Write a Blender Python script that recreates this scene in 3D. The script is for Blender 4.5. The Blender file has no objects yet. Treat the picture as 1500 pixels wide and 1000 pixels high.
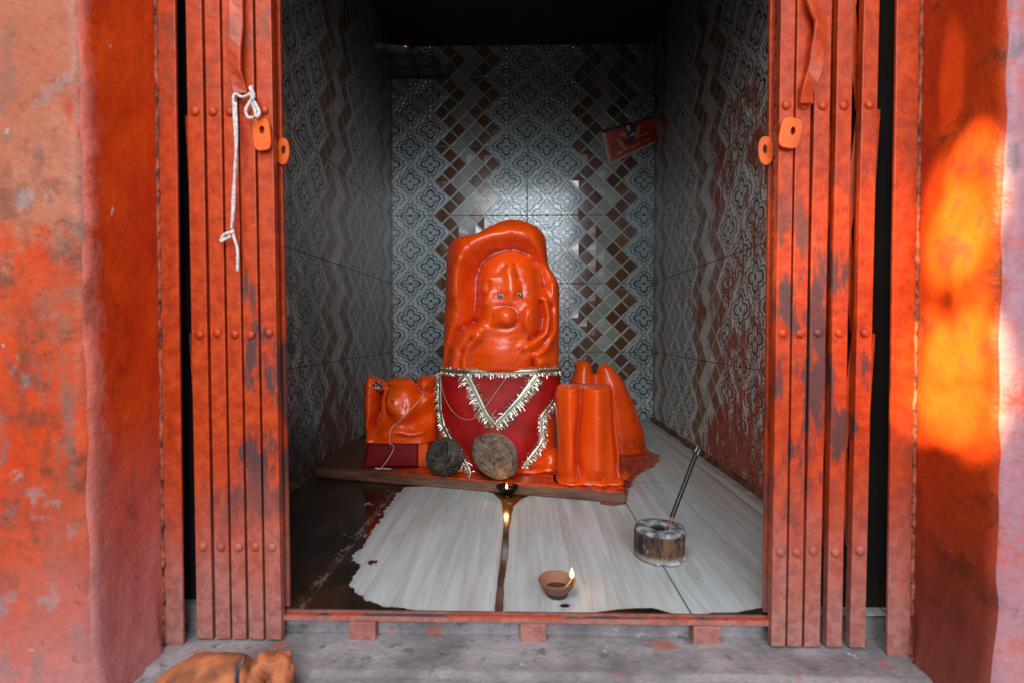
import bpy, bmesh, math, random
import numpy as np
from mathutils import Vector, Matrix, noise as mnoise

random.seed(7)
RNG = np.random.default_rng(7)
SC = bpy.context.scene
COL = SC.collection
PI = math.pi

# ------------------------------------------------------------------ camera
F = 780.0
CAM = np.array([0.0, 0.0, 0.42])
YAW = math.atan(18 / F)
PITCH = math.atan(16 / F)
_f = np.array([-math.sin(YAW) * math.cos(PITCH), math.cos(YAW) * math.cos(PITCH), -math.sin(PITCH)])
_r = np.array([math.cos(YAW), math.sin(YAW), 0.0])
_u = np.cross(_r, _f)


def ray(px, py):
    return _f + _r * ((px - 750.0) / F) + _u * ((500.0 - py) / F)


def at_y(px, py, Y):
    d = ray(px, py)
    return CAM + d * ((Y - CAM[1]) / d[1])


def at_z(px, py, Z):
    d = ray(px, py)
    return CAM + d * ((Z - CAM[2]) / d[2])


def to_px(p):
    d = np.asarray(p, float) - CAM
    w = d @ _f
    return 750 + F * (d @ _r) / w, 500 - F * (d @ _u) / w


cam_d = bpy.data.cameras.new('camera')
cam = bpy.data.objects.new('camera', cam_d)
COL.objects.link(cam)
cam.location = CAM
cam.rotation_euler = (PI / 2 - PITCH, 0, YAW)
cam_d.sensor_width = 36
cam_d.lens = 36 * F / 1500
cam_d.clip_start = 0.02
cam_d.clip_end = 100
cam_d.dof.use_dof = True
cam_d.dof.focus_distance = 1.55
cam_d.dof.aperture_fstop = 5.6
SC.camera = cam
SC.view_settings.view_transform = 'Standard'
SC.view_settings.look = 'None'
SC.view_settings.exposure = 0.0


# ------------------------------------------------------- shader expressions
class G:
    """A node-tree builder; S wraps a socket or number with arithmetic."""

    def __init__(self, mat):
        self.nt = mat.node_tree
        self.pos = None

    def node(self, kind, **kw):
        n = self.nt.nodes.new(kind)
        for k, v in kw.items():
            setattr(n, k, v)
        return n

    def link(self, a, sock):
        if isinstance(a, S):
            a = a.v
        if isinstance(a, bpy.types.NodeSocket):
            self.nt.links.new(a, sock)
        else:
            sock.default_value = a

    def math(self, op, *args, clamp=False):
        n = self.node('ShaderNodeMath', operation=op)
        n.use_clamp = clamp
        for i, a in enumerate(args):
            self.link(a, n.inputs[i])
        return S(self, n.outputs[0])

    def coords(self):
        if self.pos is None:
            tc = self.node('ShaderNodeTexCoord')
            self.pos = tc.outputs['Object']
            s = self.node('ShaderNodeSeparateXYZ')
            self.link(self.pos, s.inputs[0])
            self.xyz = [S(self, o) for o in s.outputs]
        return self.xyz

    def vec(self, x, y, z):
        n = self.node('ShaderNodeCombineXYZ')
        for i, a in enumerate((x, y, z)):
            self.link(a, n.inputs[i])
        return n.outputs[0]

    def scaled(self, sx, sy, sz, off=(0, 0, 0)):
        self.coords()
        n = self.node('ShaderNodeMapping')
        self.link(self.pos, n.inputs[0])
        n.inputs['Scale'].default_value = (sx, sy, sz)
        n.inputs['Location'].default_value = off
        return n.outputs[0]

    def noise(self, scale=5.0, detail=4.0, rough=0.6, vec=None, dist=0.0, off=None):
        self.coords()
        n = self.node('ShaderNodeTexNoise')
        if off is not None:
            vec = self.scaled(1, 1, 1, off)
        self.link(vec if vec is not None else self.pos, n.inputs['Vector'])
        n.inputs['Scale'].default_value = scale
        n.inputs['Detail'].default_value = detail
        n.inputs['Roughness'].default_value = rough
        n.inputs['Distortion'].default_value = dist
        return S(self, n.outputs[0])

    def white(self, vec):
        n = self.node('ShaderNodeTexWhiteNoise')
        self.link(vec, n.inputs['Vector'])
        return S(self, n.outputs['Value'])

    def voronoi(self, scale, vec=None, feature='F1'):
        self.coords()
        n = self.node('ShaderNodeTexVoronoi', feature=feature)
        self.link(vec if vec is not None else self.pos, n.inputs['Vector'])
        n.inputs['Scale'].default_value = scale
        return S(self, n.outputs[0])

    def attr(self, name):
        n = self.node('ShaderNodeAttribute', attribute_name=name)
        return S(self, n.outputs['Fac'])

    def mix(self, fac, a, b):
        n = self.node('ShaderNodeMix', data_type='RGBA')
        self.link(fac, n.inputs[0])
        for s, c in ((n.inputs[6], a), (n.inputs[7], b)):
            if isinstance(c, (tuple, list)):
                c = (*c[:3], 1.0)
            self.link(c, s)
        return n.outputs[2]

    def sstep(self, lo, hi, x):
        n = self.node('ShaderNodeMapRange', interpolation_type='SMOOTHSTEP')
        self.link(x, n.inputs[0])
        n.inputs[1].default_value = lo
        n.inputs[2].default_value = hi
        if lo > hi:
            n.inputs[1].default_value, n.inputs[2].default_value = hi, lo
            n.inputs[3].default_value, n.inputs[4].default_value = 1.0, 0.0
        return S(self, n.outputs[0])

    def bump(self, h, strength=0.5, dist=0.01, normal=None):
        n = self.node('ShaderNodeBump')
        n.inputs['Strength'].default_value = strength
        n.inputs['Distance'].default_value = dist
        self.link(h, n.inputs['Height'])
        if normal is not None:
            self.link(normal, n.inputs['Normal'])
        return n.outputs[0]


class S:
    def __init__(self, g, v):
        self.g, self.v = g, v

    def _b(op):
        def fn(self, o):
            return self.g.math(op, self, o)
        return fn

    def _rb(op):
        def fn(self, o):
            return self.g.math(op, o, self)
        return fn

    __add__ = _b('ADD'); __sub__ = _b('SUBTRACT'); __mul__ = _b('MULTIPLY'); __truediv__ = _b('DIVIDE')
    __radd__ = _rb('ADD'); __rsub__ = _rb('SUBTRACT'); __rmul__ = _rb('MULTIPLY')
    lt = _b('LESS_THAN'); gt = _b('GREATER_THAN'); min = _b('MINIMUM'); max = _b('MAXIMUM'); fmod = _b('FLOORED_MODULO')
    pow = _b('POWER')

    def u(self, op):
        return self.g.math(op, self)

    def abs(self): return self.u('ABSOLUTE')
    def floor(self): return self.u('FLOOR')
    def round(self): return self.u('ROUND')
    def sqrt(self): return self.u('SQRT')
    def sin(self): return self.u('SINE')
    def cos(self): return self.u('COSINE')
    def clamp(self): return self.g.math('ADD', self, 0.0, clamp=True)


def new_mat(name):
    m = bpy.data.materials.new(name)
    m.use_nodes = True
    m.node_tree.nodes.clear()
    return m, G(m)


def finish(g, color, rough=0.5, metal=0.0, normal=None, spec=0.5, coat=0.0, coat_rough=0.1, emit=None, emit_s=0.0, sheen=0.0, sss=0.0):
    out = g.node('ShaderNodeOutputMaterial')
    b = g.node('ShaderNodeBsdfPrincipled')
    if isinstance(color, (tuple, list)):
        color = (*color[:3], 1)
    g.link(color, b.inputs['Base Color'])
    g.link(rough, b.inputs['Roughness'])
    g.link(metal, b.inputs['Metallic'])
    g.link(spec, b.inputs['Specular IOR Level'])
    g.link(coat, b.inputs['Coat Weight'])
    b.inputs['Coat Roughness'].default_value = coat_rough
    if sheen:
        b.inputs['Sheen Weight'].default_value = sheen
    if emit is not None:
        b.inputs['Emission Color'].default_value = (*emit, 1)
        b.inputs['Emission Strength'].default_value = emit_s
    if normal is not None:
        g.link(normal, b.inputs['Normal'])
        g.link(normal, b.inputs['Coat Normal'])
    g.link(b.outputs[0], out.inputs[0])
    return b


def simple(name, col, rough=0.5, metal=0.0, var=0.15, scale=40, bump=0.0, **kw):
    m, g = new_mat(name)
    n = g.noise(scale, 4)
    dark = tuple(c * (1 - var * 2) for c in col)
    lite = tuple(min(1, c * (1 + var)) for c in col)
    nr = g.bump(n, bump, 0.003) if bump else None
    finish(g, g.mix(g.sstep(.3, .7, n), dark, lite), rough, metal, nr, **kw)
    return m


# ------------------------------------------------------------- materials
def tile_material(name, axis, grime):
    """Embossed ornament tiles with zigzag mosaic bands; axis = horizontal axis index."""
    m, g = new_mat(name)
    x, y, z = g.coords()
    k = 0.00323
    h = (x, y)[axis]
    off = -0.391 if axis == 0 else -2.52 + 0.30
    u = (h - off) / k
    v = (1.286 - z) / k
    # mosaic lattice
    Um = (u + 100.0).fmod(200.0) - 100.0
    p = (Um + v) / 25.0
    q = (Um - v) / 25.0
    pc, qc = p.round(), q.round()
    fp, fq = (p - pc).abs(), (q - qc).abs()
    e = fp.max(fq)                       # 0 centre .. .5 edge
    uc, vc = (pc + qc) * 12.5, (pc - qc) * 12.5

    def T(vv):
        return 25.0 - (vv.fmod(50.0) - 25.0).abs()
    w = Um - T(v)
    wc = uc - T(vc)
    mosaic = w.gt(-12.5) * w.lt(62.5)
    brown = (wc.abs().lt(8.0)).max((wc - 50.0).abs().lt(8.0))
    rnd = g.white(g.vec(pc, qc, (u / 200.0).floor()))
    grout = g.sstep(.40, .45, e)
    facet = rnd.gt(.72)
    # ornament lattice
    Uo = (u - 37.0).fmod(200.0) + 37.0
    a = (Uo - 95.0) / 29.5
    b = v / 25.0
    p2, q2 = (a + b) * .5, (a - b) * .5
    ap, bp = p2 - p2.round(), q2 - q2.round()
    la, lb = ap + bp, ap - bp
    lx, ly = la * 29.5, lb * 25.0
    r = ((lx * .87) * (lx * .87) + ly * ly).sqrt()
    th = g.math('ARCTAN2', ly, lx * .87)
    c2 = (th * 2.0).cos().abs()
    f1 = r - (6.0 + 6.0 * c2)
    f2 = r - (11.5 + 6.0 * c2 + 0.8 * (th * 16.0).sin())
    dark1 = g.sstep(1.9, .9, f1.abs())
    dot = g.sstep(2.6, 1.4, r)
    inner = g.sstep(1.0, .4, ((f1 + 4.0).abs()))
    dark2 = g.sstep(1.6, .6, f2.abs())
    light3 = g.sstep(1.2, .4, (f2 - 2.6).abs())
    dm = la.abs() + lb.abs()
    td = (((lx / 3.6) * (lx / 3.6)) + (((ly.abs() - 18.5) / 6.0) * ((ly.abs() - 18.5) / 6.0))).sqrt()
    tear = g.sstep(.30, .12, (td - 1.0).abs())
    tearin = td.lt(1.0)
    orn_dark = (dark1.max(dot)).max(dark2 * .75).max(tear * .7).max(inner * .5)
    orn_light = light3.max(tearin * .5)
    # seams
    sv = (v.fmod(100.0) - 50.0).abs()
    su = ((u - 125.0).fmod(200.0) - 100.0).abs()
    seam = g.sstep(49.2, 49.8, sv).max(g.sstep(99.2, 99.8, su))
    fine = g.noise(60, 3)
    big = g.noise(3.0, 4)
    base = g.mix(fine, (.33, .405, .435), (.49, .565, .59)) if grime == 'back' else g.mix(fine, (.52, .51, .48), (.76, .75, .71))  # side-wall tiles painted lighter in place of outdoor light
    ornc = g.mix(orn_light * .55, base, (.55, .60, .60) if grime == 'back' else (.85, .84, .80))
    ornc = g.mix(orn_dark * .93, ornc, (.035, .037, .038))
    brc = g.mix(rnd, (.10, .036, .012), (.19, .085, .035))
    if grime != 'back':
        brc = g.mix(rnd, (.22, .075, .028), (.34, .15, .065))
    ltc = g.mix(rnd, (.27, .29, .25), (.40, .42, .38)) if grime == 'back' else g.mix(rnd, (.46, .46, .42), (.66, .66, .61))
    moc = g.mix(brown, ltc, brc)
    moc = g.mix(grout * .8, moc, (.46, .49, .47))
    col = g.mix(mosaic, ornc, moc)
    col = g.mix(seam * .8, col, (.05, .05, .05))
    # height
    ho = (1.0 - orn_dark) * .6 + orn_light * .5
    hm = grout * .55 + facet * (0.5 - e) * 1.6
    height = (ho + (hm - ho) * mosaic) - seam * .6
    rough = 0.09 + g.noise(9, 5) * .14 + seam * .4
    # grime, plus shade painted in towards the top of each wall
    if grime == 'back':
        st = g.noise(1.0, 5, vec=g.scaled(55, 55, 7))
        gate = g.sstep(1.05, .25, z) * g.sstep(.60, .69, st)
        col = g.mix(gate * .55, col, (.14, .03, .008))
        soot_shade = g.sstep(.88, 1.55, z)
        col = g.mix(soot_shade * .84, col, (.020, .017, .009))  # fading light up the back wall painted as a dark gradient
        low = g.sstep(.55, .15, z) * g.sstep(.35, .65, big)
        col = g.mix(low * .35, col, (.10, .10, .10))
    elif grime == 'right':
        st = g.noise(1.0, 7, .72, vec=g.scaled(75, 75, 11))
        sp = g.noise(34, 5, .7, off=(2, 5, 1))
        bl = g.noise(4.5, 4)
        front = g.sstep(2.45, 1.40, y)
        zone = front * g.sstep(1.42, .95, z)
        thr = st * .55 + sp * .25 + bl * .40 + zone * .13 + g.sstep(.30, .02, z) * .05
        red = g.sstep(.715, .775, thr)
        col = g.mix(red * .92, col, g.mix(sp, (.17, .022, .004), (.46, .060, .008)))
        grey = g.sstep(.50, .62, g.noise(1.0, 6, .7, vec=g.scaled(60, 60, 16, (3, 1, 2))))
        col = g.mix(grey * .32, col, (.09, .075, .065))
        soot_shade = g.sstep(.80, 1.6, z)
        col = g.mix(soot_shade * .80, col, (.020, .016, .010))  # upper shade painted into the right wall's colour
        rough = rough + red * .25 + .12
    else:
        st = g.noise(1.0, 7, .72, vec=g.scaled(75, 75, 10))
        sp = g.noise(34, 5, .7, off=(2, 5, 1))
        bl = g.noise(4.0, 4)
        zone = g.sstep(2.3, 1.9, y) * g.sstep(1.35, 1.6, y) * g.sstep(.80, .10, z)
        thr = st * .55 + sp * .25 + bl * .40 + zone * .17
        red = g.sstep(.745, .80, thr)
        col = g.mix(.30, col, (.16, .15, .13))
        col = g.mix(red * .88, col, g.mix(sp, (.15, .025, .006), (.36, .06, .014)))
        grey = g.sstep(.48, .60, g.noise(1.0, 6, .7, vec=g.scaled(60, 60, 14, (3, 1, 2))))
        col = g.mix(grey * .38, col, (.06, .055, .05))
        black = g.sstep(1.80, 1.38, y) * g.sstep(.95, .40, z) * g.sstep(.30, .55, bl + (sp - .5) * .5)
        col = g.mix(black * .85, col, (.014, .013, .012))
        soot_shade = g.sstep(.9, 1.6, z)
        col = g.mix(soot_shade * .80, col, (.018, .015, .009))  # upper shade painted into the left wall's colour
        rough = rough + red * .2 + .14
    nrm = g.bump(height + fine * .08, 0.75, 0.0025)
    finish(g, col, rough, 0, nrm, spec=.65)
    return m


def floor_material():
    m, g = new_mat('marble_floor_tiles')
    x, y, z = g.coords()
    st = g.noise(1.0, 6, .62, vec=g.scaled(46, 2.2, 1), dist=.15)
    st2 = g.noise(1.0, 5, .6, vec=g.scaled(17, .9, 1, (.3, .2, 0)), dist=.35)
    fine = g.noise(120, 3)
    base = g.mix(g.sstep(.32, .68, st), (.385, .41, .40), (.52, .575, .59))
    base = g.mix(g.sstep(.50, .66, st2) * .65, base, (.40, .33, .28))
    vein = g.sstep(.018, .0, (st2 - .47).abs())
    base = g.mix(vein * .35, base, (.36, .22, .15))
    base = g.mix(g.sstep(.55, .75, g.noise(7, 4)) * .4, base, (.42, .40, .36))
    # dusty back right
    dust = g.sstep(1.3, 2.1, y + x * .0) * g.sstep(.05, .3, x)
    base = g.mix(dust * .35, base, (.30, .27, .22))
    # seams
    sx = ((x + .0437 + .145).fmod(.291) - .1455).abs()
    s1 = g.sstep(.0022, .0010, sx)
    s2 = g.sstep(.0020, .0009, (y - 1.47).abs()).max(g.sstep(.0020, .0009, (y - 2.07).abs()))
    base = g.mix(s1.max(s2) * .8, base, (.10, .055, .03))
    # oil and paint from signed distances stored on the mesh, edges roughened by noise
    wob = (g.noise(26, 5, .65) - .5) * .045 + (g.noise(90, 3) - .5) * .012
    oil_d = g.attr('oil') + wob * g.attr('ragged')
    oil = g.sstep(.0012, -.0012, oil_d)
    island = g.sstep(.62, .66, g.noise(17, 4, vec=g.scaled(1.6, .9, 1, (4, 2, 0)))) * g.sstep(.0, -.02, oil_d) * g.sstep(-.12, -.05, oil_d)
    oil = oil * (1.0 - island * .75)
    rim = g.sstep(.010, -.001, oil_d) * g.sstep(.3, .7, fine)
    pn = g.noise(9, 5)
    oilc = g.mix(g.sstep(.35, .7, pn), (.011, .006, .004), (.050, .018, .008))
    thin = g.attr('thin')
    oilc = g.mix(thin * .85, oilc, (.30, .085, .008))  # orange lamp glow painted into the thin oil's colour
    dusty = g.sstep(.36, .64, g.noise(1.0, 7, .7, vec=g.scaled(16, 8, 1, (1, 0, 0)))) * g.sstep(-.06, -.25, oil_d)
    oilc = g.mix(dusty * .62, oilc, (.090, .058, .048))
    strip = g.sstep(.010, .003, (x + .341 + (g.noise(60, 4) - .5) * .02).abs()) * g.sstep(.44, .56, g.noise(1.0, 5, .7, vec=g.scaled(60, 18, 1, (5, 0, 0)))) * g.sstep(1.42, 1.30, y)
    oilc = g.mix(strip * .7, oilc, (.24, .155, .12))
    scr = g.sstep(.70, .76, g.noise(1.0, 4, .7, vec=g.scaled(90, 14, 1), dist=2.5)) * g.sstep(-.10, -.3, oil_d)
    oilc = g.mix(scr * .4, oilc, (.30, .27, .25))
    col = g.mix(rim * .35, base, (.30, .15, .07))
    col = g.mix(oil, col, oilc)
    pt_d = g.attr('paint') + wob * 1.1
    pt = g.sstep(.004, -.004, pt_d)
    col = g.mix(pt * .92, col, g.mix(g.sstep(.35, .65, g.noise(45, 5)), (.13, .010, .002), (.62, .060, .003)))
    dirt = g.sstep(.06, .0, g.attr('edge')) * g.sstep(.3, .6, g.noise(22, 5))
    col = g.mix(dirt * .75, col, (.14, .055, .03))
    rough = .34 + fine * .14
    rough = rough + (0.14 + dusty * .5 + scr * .2 + g.sstep(-.05, -.2, oil_d) * .15 - rough) * oil
    finish(g, col, rough, 0, g.bump(fine * .3 + oil * .8 - s1.max(s2) * (1.0 - oil), .25, .0015), spec=.5)
    return m


def wall_paint(name, mode):
    """Thick orange paint on hand-made plaster, weathered."""
    m, g = new_mat(name)
    x, y, z = g.coords()
    n1, n2, n3 = g.noise(7, 6, .65), g.noise(22, 6, .65, off=(5, 2, 1)), g.noise(120, 3)
    streak = g.noise(1.0, 6, .65, vec=g.scaled(26, 26, 5))
    org = g.mix(g.sstep(.3, .7, n1), (.52, .038, .003), (.72, .075, .004))
    org = g.mix(g.sstep(.56, .72, n2) * .7, org, (.30, .020, .006))
    blk = g.sstep(.58, .72, n1 * .5 + streak * .55)
    org = g.mix(blk * .8, org, (.055, .022, .016))
    if mode == 'left_face':
        pale = g.sstep(.46, .58, n2 * .5 + n1 * .3 + g.sstep(.25, .70, z) * .22)
        col = g.mix(pale * .85, org, g.mix(n3, (.33, .115, .06), (.47, .21, .13)))
        gy = g.sstep(.54, .64, streak * .6 + n2 * .45)
        col = g.mix(gy * .7, col, (.15, .13, .12))
        bl = g.sstep(.60, .66, g.noise(18, 5, off=(4, 4, 4)))
        col = g.mix(bl * .6, col, (.27, .30, .31))
        mott = g.sstep(.48, .62, g.noise(13, 9, .78, off=(8, 1, 2))) * g.sstep(.85, .45, z) * g.sstep(-.02, .2, z)
        wash = g.sstep(.36, .60, g.noise(5, 6, .7, off=(9, 3, 7)))
        col = g.mix(wash * .55, col, (.33, .075, .03))
        col = g.mix(mott * .75, col, (.13, .042, .024))
        fl = g.sstep(.58, .66, g.noise(70, 6, .7, off=(2, 2, 9)))
        col = g.mix(fl * .45, col, (.12, .06, .045))
        chip = g.sstep(.68, .72, g.noise(48, 5, off=(1, 7, 3)))
        col = g.mix(chip * .5, col, (.48, .40, .36))
    elif mode == 'right_face':
        pale = g.sstep(.36, .52, n2 * .5 + n1 * .5)
        col = g.mix(pale * .85, org, g.mix(n3, (.28, .15, .18), (.42, .26, .32)))
        gy = g.sstep(.54, .63, streak * .5 + n2 * .5)
        col = g.mix(gy * .7, col, (.15, .11, .13))
        oo = g.sstep(.55, .64, g.noise(24, 6, .7, off=(3, 8, 1)))
        col = g.mix(oo * .7, col, (.45, .085, .03))
    elif mode == 'right_jamb':
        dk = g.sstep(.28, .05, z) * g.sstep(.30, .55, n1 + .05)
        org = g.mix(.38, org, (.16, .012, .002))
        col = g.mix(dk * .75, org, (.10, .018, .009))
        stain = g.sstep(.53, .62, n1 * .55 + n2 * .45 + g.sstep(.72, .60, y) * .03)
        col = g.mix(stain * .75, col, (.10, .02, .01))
    else:
        chip = g.sstep(.69, .72, g.noise(26, 4, off=(2, 9, 3)))
        col = g.mix(chip * .8, org, (.52, .42, .44))
        worn = g.sstep(.030, .012, (y - YO0) + (n2 - .5) * .09)
        col = g.mix(worn * .6, col, g.mix(n3, (.52, .13, .10), (.62, .24, .20)))
        dk = g.sstep(.50, .62, n1 * .6 + n2 * .4) * g.sstep(.55, .35, z) * g.sstep(.12, .3, z)
        col = g.mix(dk * .5, col, (.10, .03, .03))
    dust = g.sstep(.22, -.08, z + (n1 - .5) * .30 + (n2 - .5) * .12)
    if mode == 'left_jamb':
        dust = g.sstep(.36, -.04, z + (n1 - .5) * .30 + (n2 - .5) * .12)
        sm = g.sstep(.56, .66, g.noise(1.0, 6, .7, vec=g.scaled(12, 22, 9, (1, 4, 2)))) * g.sstep(.62, .50, z) * g.sstep(.10, .22, z)
        col = g.mix(sm * .55, col, (.09, .02, .018))
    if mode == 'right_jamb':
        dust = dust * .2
    col = g.mix(dust * .75, col, g.mix(n3, (.36, .15, .15), (.48, .26, .27)))
    spk = g.sstep(.60, .68, g.noise(55, 7, .72, off=(6, 2, 4)))
    col = g.mix(spk * .35, col, (.10, .025, .015))
    rough = .38 + n2 * .2 + dust * .3
    finish(g, col, rough, 0, g.bump(n2 * .5 + n1 * .6 + n3 * .12, .75, .008), spec=.28)
    return m


def gate_paint(name='worn_orange_gate_paint', black=.85):
    m, g = new_mat(name)
    x, y, z = g.coords()
    n1 = g.noise(1.0, 6, .65, vec=g.scaled(34, 34, 11))
    n2 = g.noise(60, 5, .65)
    big = g.noise(1.0, 3, .5, vec=g.scaled(9, 9, 4.2, (3, 0, 1)))
    col = g.mix(g.sstep(.3, .7, n2), (.33, .027, .004), (.53, .058, .006))
    rub = g.sstep(.52, .68, n1 * .62 + big * .38)
    col = g.mix(rub * .75, col, (.20, .050, .026))
    mid = g.sstep(.05, .25, z) * g.sstep(.75, .45, z)
    blk = g.sstep(.52, .575, n1 * .5 + big * .53) * mid
    col = g.mix(blk * black, col, (.045, .036, .038))
    dust = g.sstep(.26, -.06, z + (n1 - .5) * .30 + (n2 - .5) * .18)
    col = g.mix(dust * .78, col, g.mix(g.sstep(.4, .6, n2), (.28, .125, .11), (.36, .20, .18)))
    chip = g.sstep(.66, .70, n2)
    col = g.mix(chip * .5, col, (.20, .12, .10))
    finish(g, col, .30 + n1 * .22 + dust * .3, 0, g.bump(n2 + n1 * .5, .4, .003), spec=.36)
    return m


def worn_steel():
    m, g = new_mat('worn_steel_and_orange')
    x, y, z = g.coords()
    n = g.noise(1.0, 5, .65, vec=g.scaled(16, 60, 60))
    f = g.noise(90, 4)
    col = g.mix(f, (.018, .020, .022), (.09, .095, .10))
    col = g.mix(g.sstep(.50, .56, n + g.sstep(-.2, .3, x) * .12), col, (.52, .05, .006))
    finish(g, col, .35 + f * .2, .1, g.bump(f, .4, .001))
    return m


def idol_paint(name='orange_idol_paint', tint=1.0):
    m, g = new_mat(name)
    x, y, z = g.coords()
    n1, n2 = g.noise(9, 4), g.noise(48, 4, .6)
    col = g.mix(g.sstep(.3, .7, n1), (.76 * tint, .058 * tint, .0012), (.88 * tint, .086 * tint, .002))
    col = g.mix(g.sstep(.66, .74, g.noise(30, 4, off=(3, 3, 3))) * .25, col, (.45, .02, .004))
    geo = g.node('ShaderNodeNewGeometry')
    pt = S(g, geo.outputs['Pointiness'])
    col = g.mix(g.sstep(.495, .455, pt) * .75, col, (.36, .016, .001))  # crease shading painted into the colour to deepen the relief
    col = g.mix(g.sstep(.52, .56, pt) * .25, col, (1.0, .14, .02))  # raised edges painted lighter, as highlights
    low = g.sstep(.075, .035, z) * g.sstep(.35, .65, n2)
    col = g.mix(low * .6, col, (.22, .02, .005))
    finish(g, col, .24 + n2 * .14, 0, g.bump(n2 * .6 + n1 * .8, .4, .005), spec=.62)
    return m


def ground_material():
    m, g = new_mat('dusty_concrete')
    n1, n2, n3 = g.noise(9, 6, .65), g.noise(30, 6, .7, off=(2, 1, 0)), g.noise(140, 3)
    col = g.mix(g.sstep(.3, .7, n1), (.16, .145, .15), (.37, .34, .35))
    col = g.mix(g.sstep(.55, .68, n2) * .7, col, (.085, .075, .08))
    col = g.mix(g.sstep(.60, .68, g.noise(16, 5, off=(7, 3, 0))) * .75, col, (.42, .10, .055))
    col = g.mix(g.sstep(.66, .72, g.noise(40, 4, off=(1, 3, 5))) * .7, col, (.52, .52, .54))
    finish(g, col, .85, 0, g.bump(n2 + n1 + n3 * .3, .7, .006), spec=.2)
    return m


def slab_material():
    m, g = new_mat('painted_slab')
    x, y, z = g.coords()
    n1, n2 = g.noise(1.0, 6, .65, vec=g.scaled(7, 7, 60)), g.noise(40, 4)
    side = g.mix(g.sstep(.3, .7, n1), (.085, .030, .014), (.20, .10, .065))
    top = g.mix(g.sstep(.35, .65, n2), (.30, .025, .004), (.70, .07, .005))
    brown = g.sstep(-.24, -.46, x + (n2 - .5) * .1)
    top = g.mix(brown * .88, top, (.075, .035, .02))
    red = g.sstep(.0245, .030, z + (n2 - .5) * .006)
    col = g.mix(red, side, top)
    finish(g, col, .35 + n2 * .25, 0, g.bump(n2 + n1, .4, .003), spec=.4)
    return m


def cloth_material(name, c1, c2):
    m, g = new_mat(name)
    n1 = g.noise(14, 4)
    weave = g.noise(420, 2)
    col = g.mix(g.sstep(.3, .7, n1), c1, c2)
    finish(g, col, .48, 0, g.bump(weave * .3 + n1, .25, .002), spec=.22)
    return m


def tinsel_material():
    m, g = new_mat('silver_gold_tinsel')
    n = g.noise(260, 2)
    n2 = g.noise(90, 2, off=(1, 2, 3))
    col = g.mix(g.sstep(.4, .6, n), (.92, .80, .55), (.85, .86, .84))
    col = g.mix(g.sstep(.58, .70, n2) * .5, col, (.35, .55, .30))
    finish(g, col, .16, .95)
    return m


def coconut_material(name, c1, c2):
    m, g = new_mat(name)
    n = g.noise(90, 4)
    n2 = g.noise(18, 3)
    finish(g, g.mix(g.sstep(.3, .7, n * .6 + n2 * .4), c1, c2), .85, 0, g.bump(n, .5, .003), spec=.15)
    return m


def clay_material():
    m, g = new_mat('terracotta')
    x, y, z = g.coords()
    n = g.noise(60, 4)
    col = g.mix(n, (.135, .062, .042), (.21, .115, .082))
    wet = g.sstep(.011, .007, z + (n - .5) * .004)
    col = g.mix(wet * .85, col, (.018, .012, .010))
    finish(g, col, .75 - wet * .35, 0, g.bump(n, .2, .001), spec=.25)
    return m


def holder_material():
    m, g = new_mat('charred_holder')
    x, y, z = g.coords()
    n1 = g.noise(1.0, 5, .6, vec=g.scaled(70, 70, 14))
    n2 = g.noise(55, 5, .65)
    side = g.mix(g.sstep(.35, .65, n1), (.022, .020, .022), (.16, .075, .045))
    side = g.mix(g.sstep(.018, .004, z + (n2 - .5) * .012) * .8, side, (.42, .40, .36))
    side = g.mix(g.sstep(.60, .68, n2) * .5, side, (.30, .28, .27))
    ash = g.mix(g.sstep(.40, .60, n2), (.075, .08, .085), (.32, .33, .33))
    col = g.mix(g.sstep(.049, .054, z + (n2 - .5) * .006), side, ash)
    rr = ((x * x) + (y * y)).sqrt()
    col = g.mix(g.sstep(.0175, .0145, rr) * g.sstep(.0, .02, z), col, (.012, .012, .013))
    finish(g, col, .9, 0, g.bump(n1 + n2, .6, .004), spec=.2)
    return m


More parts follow.
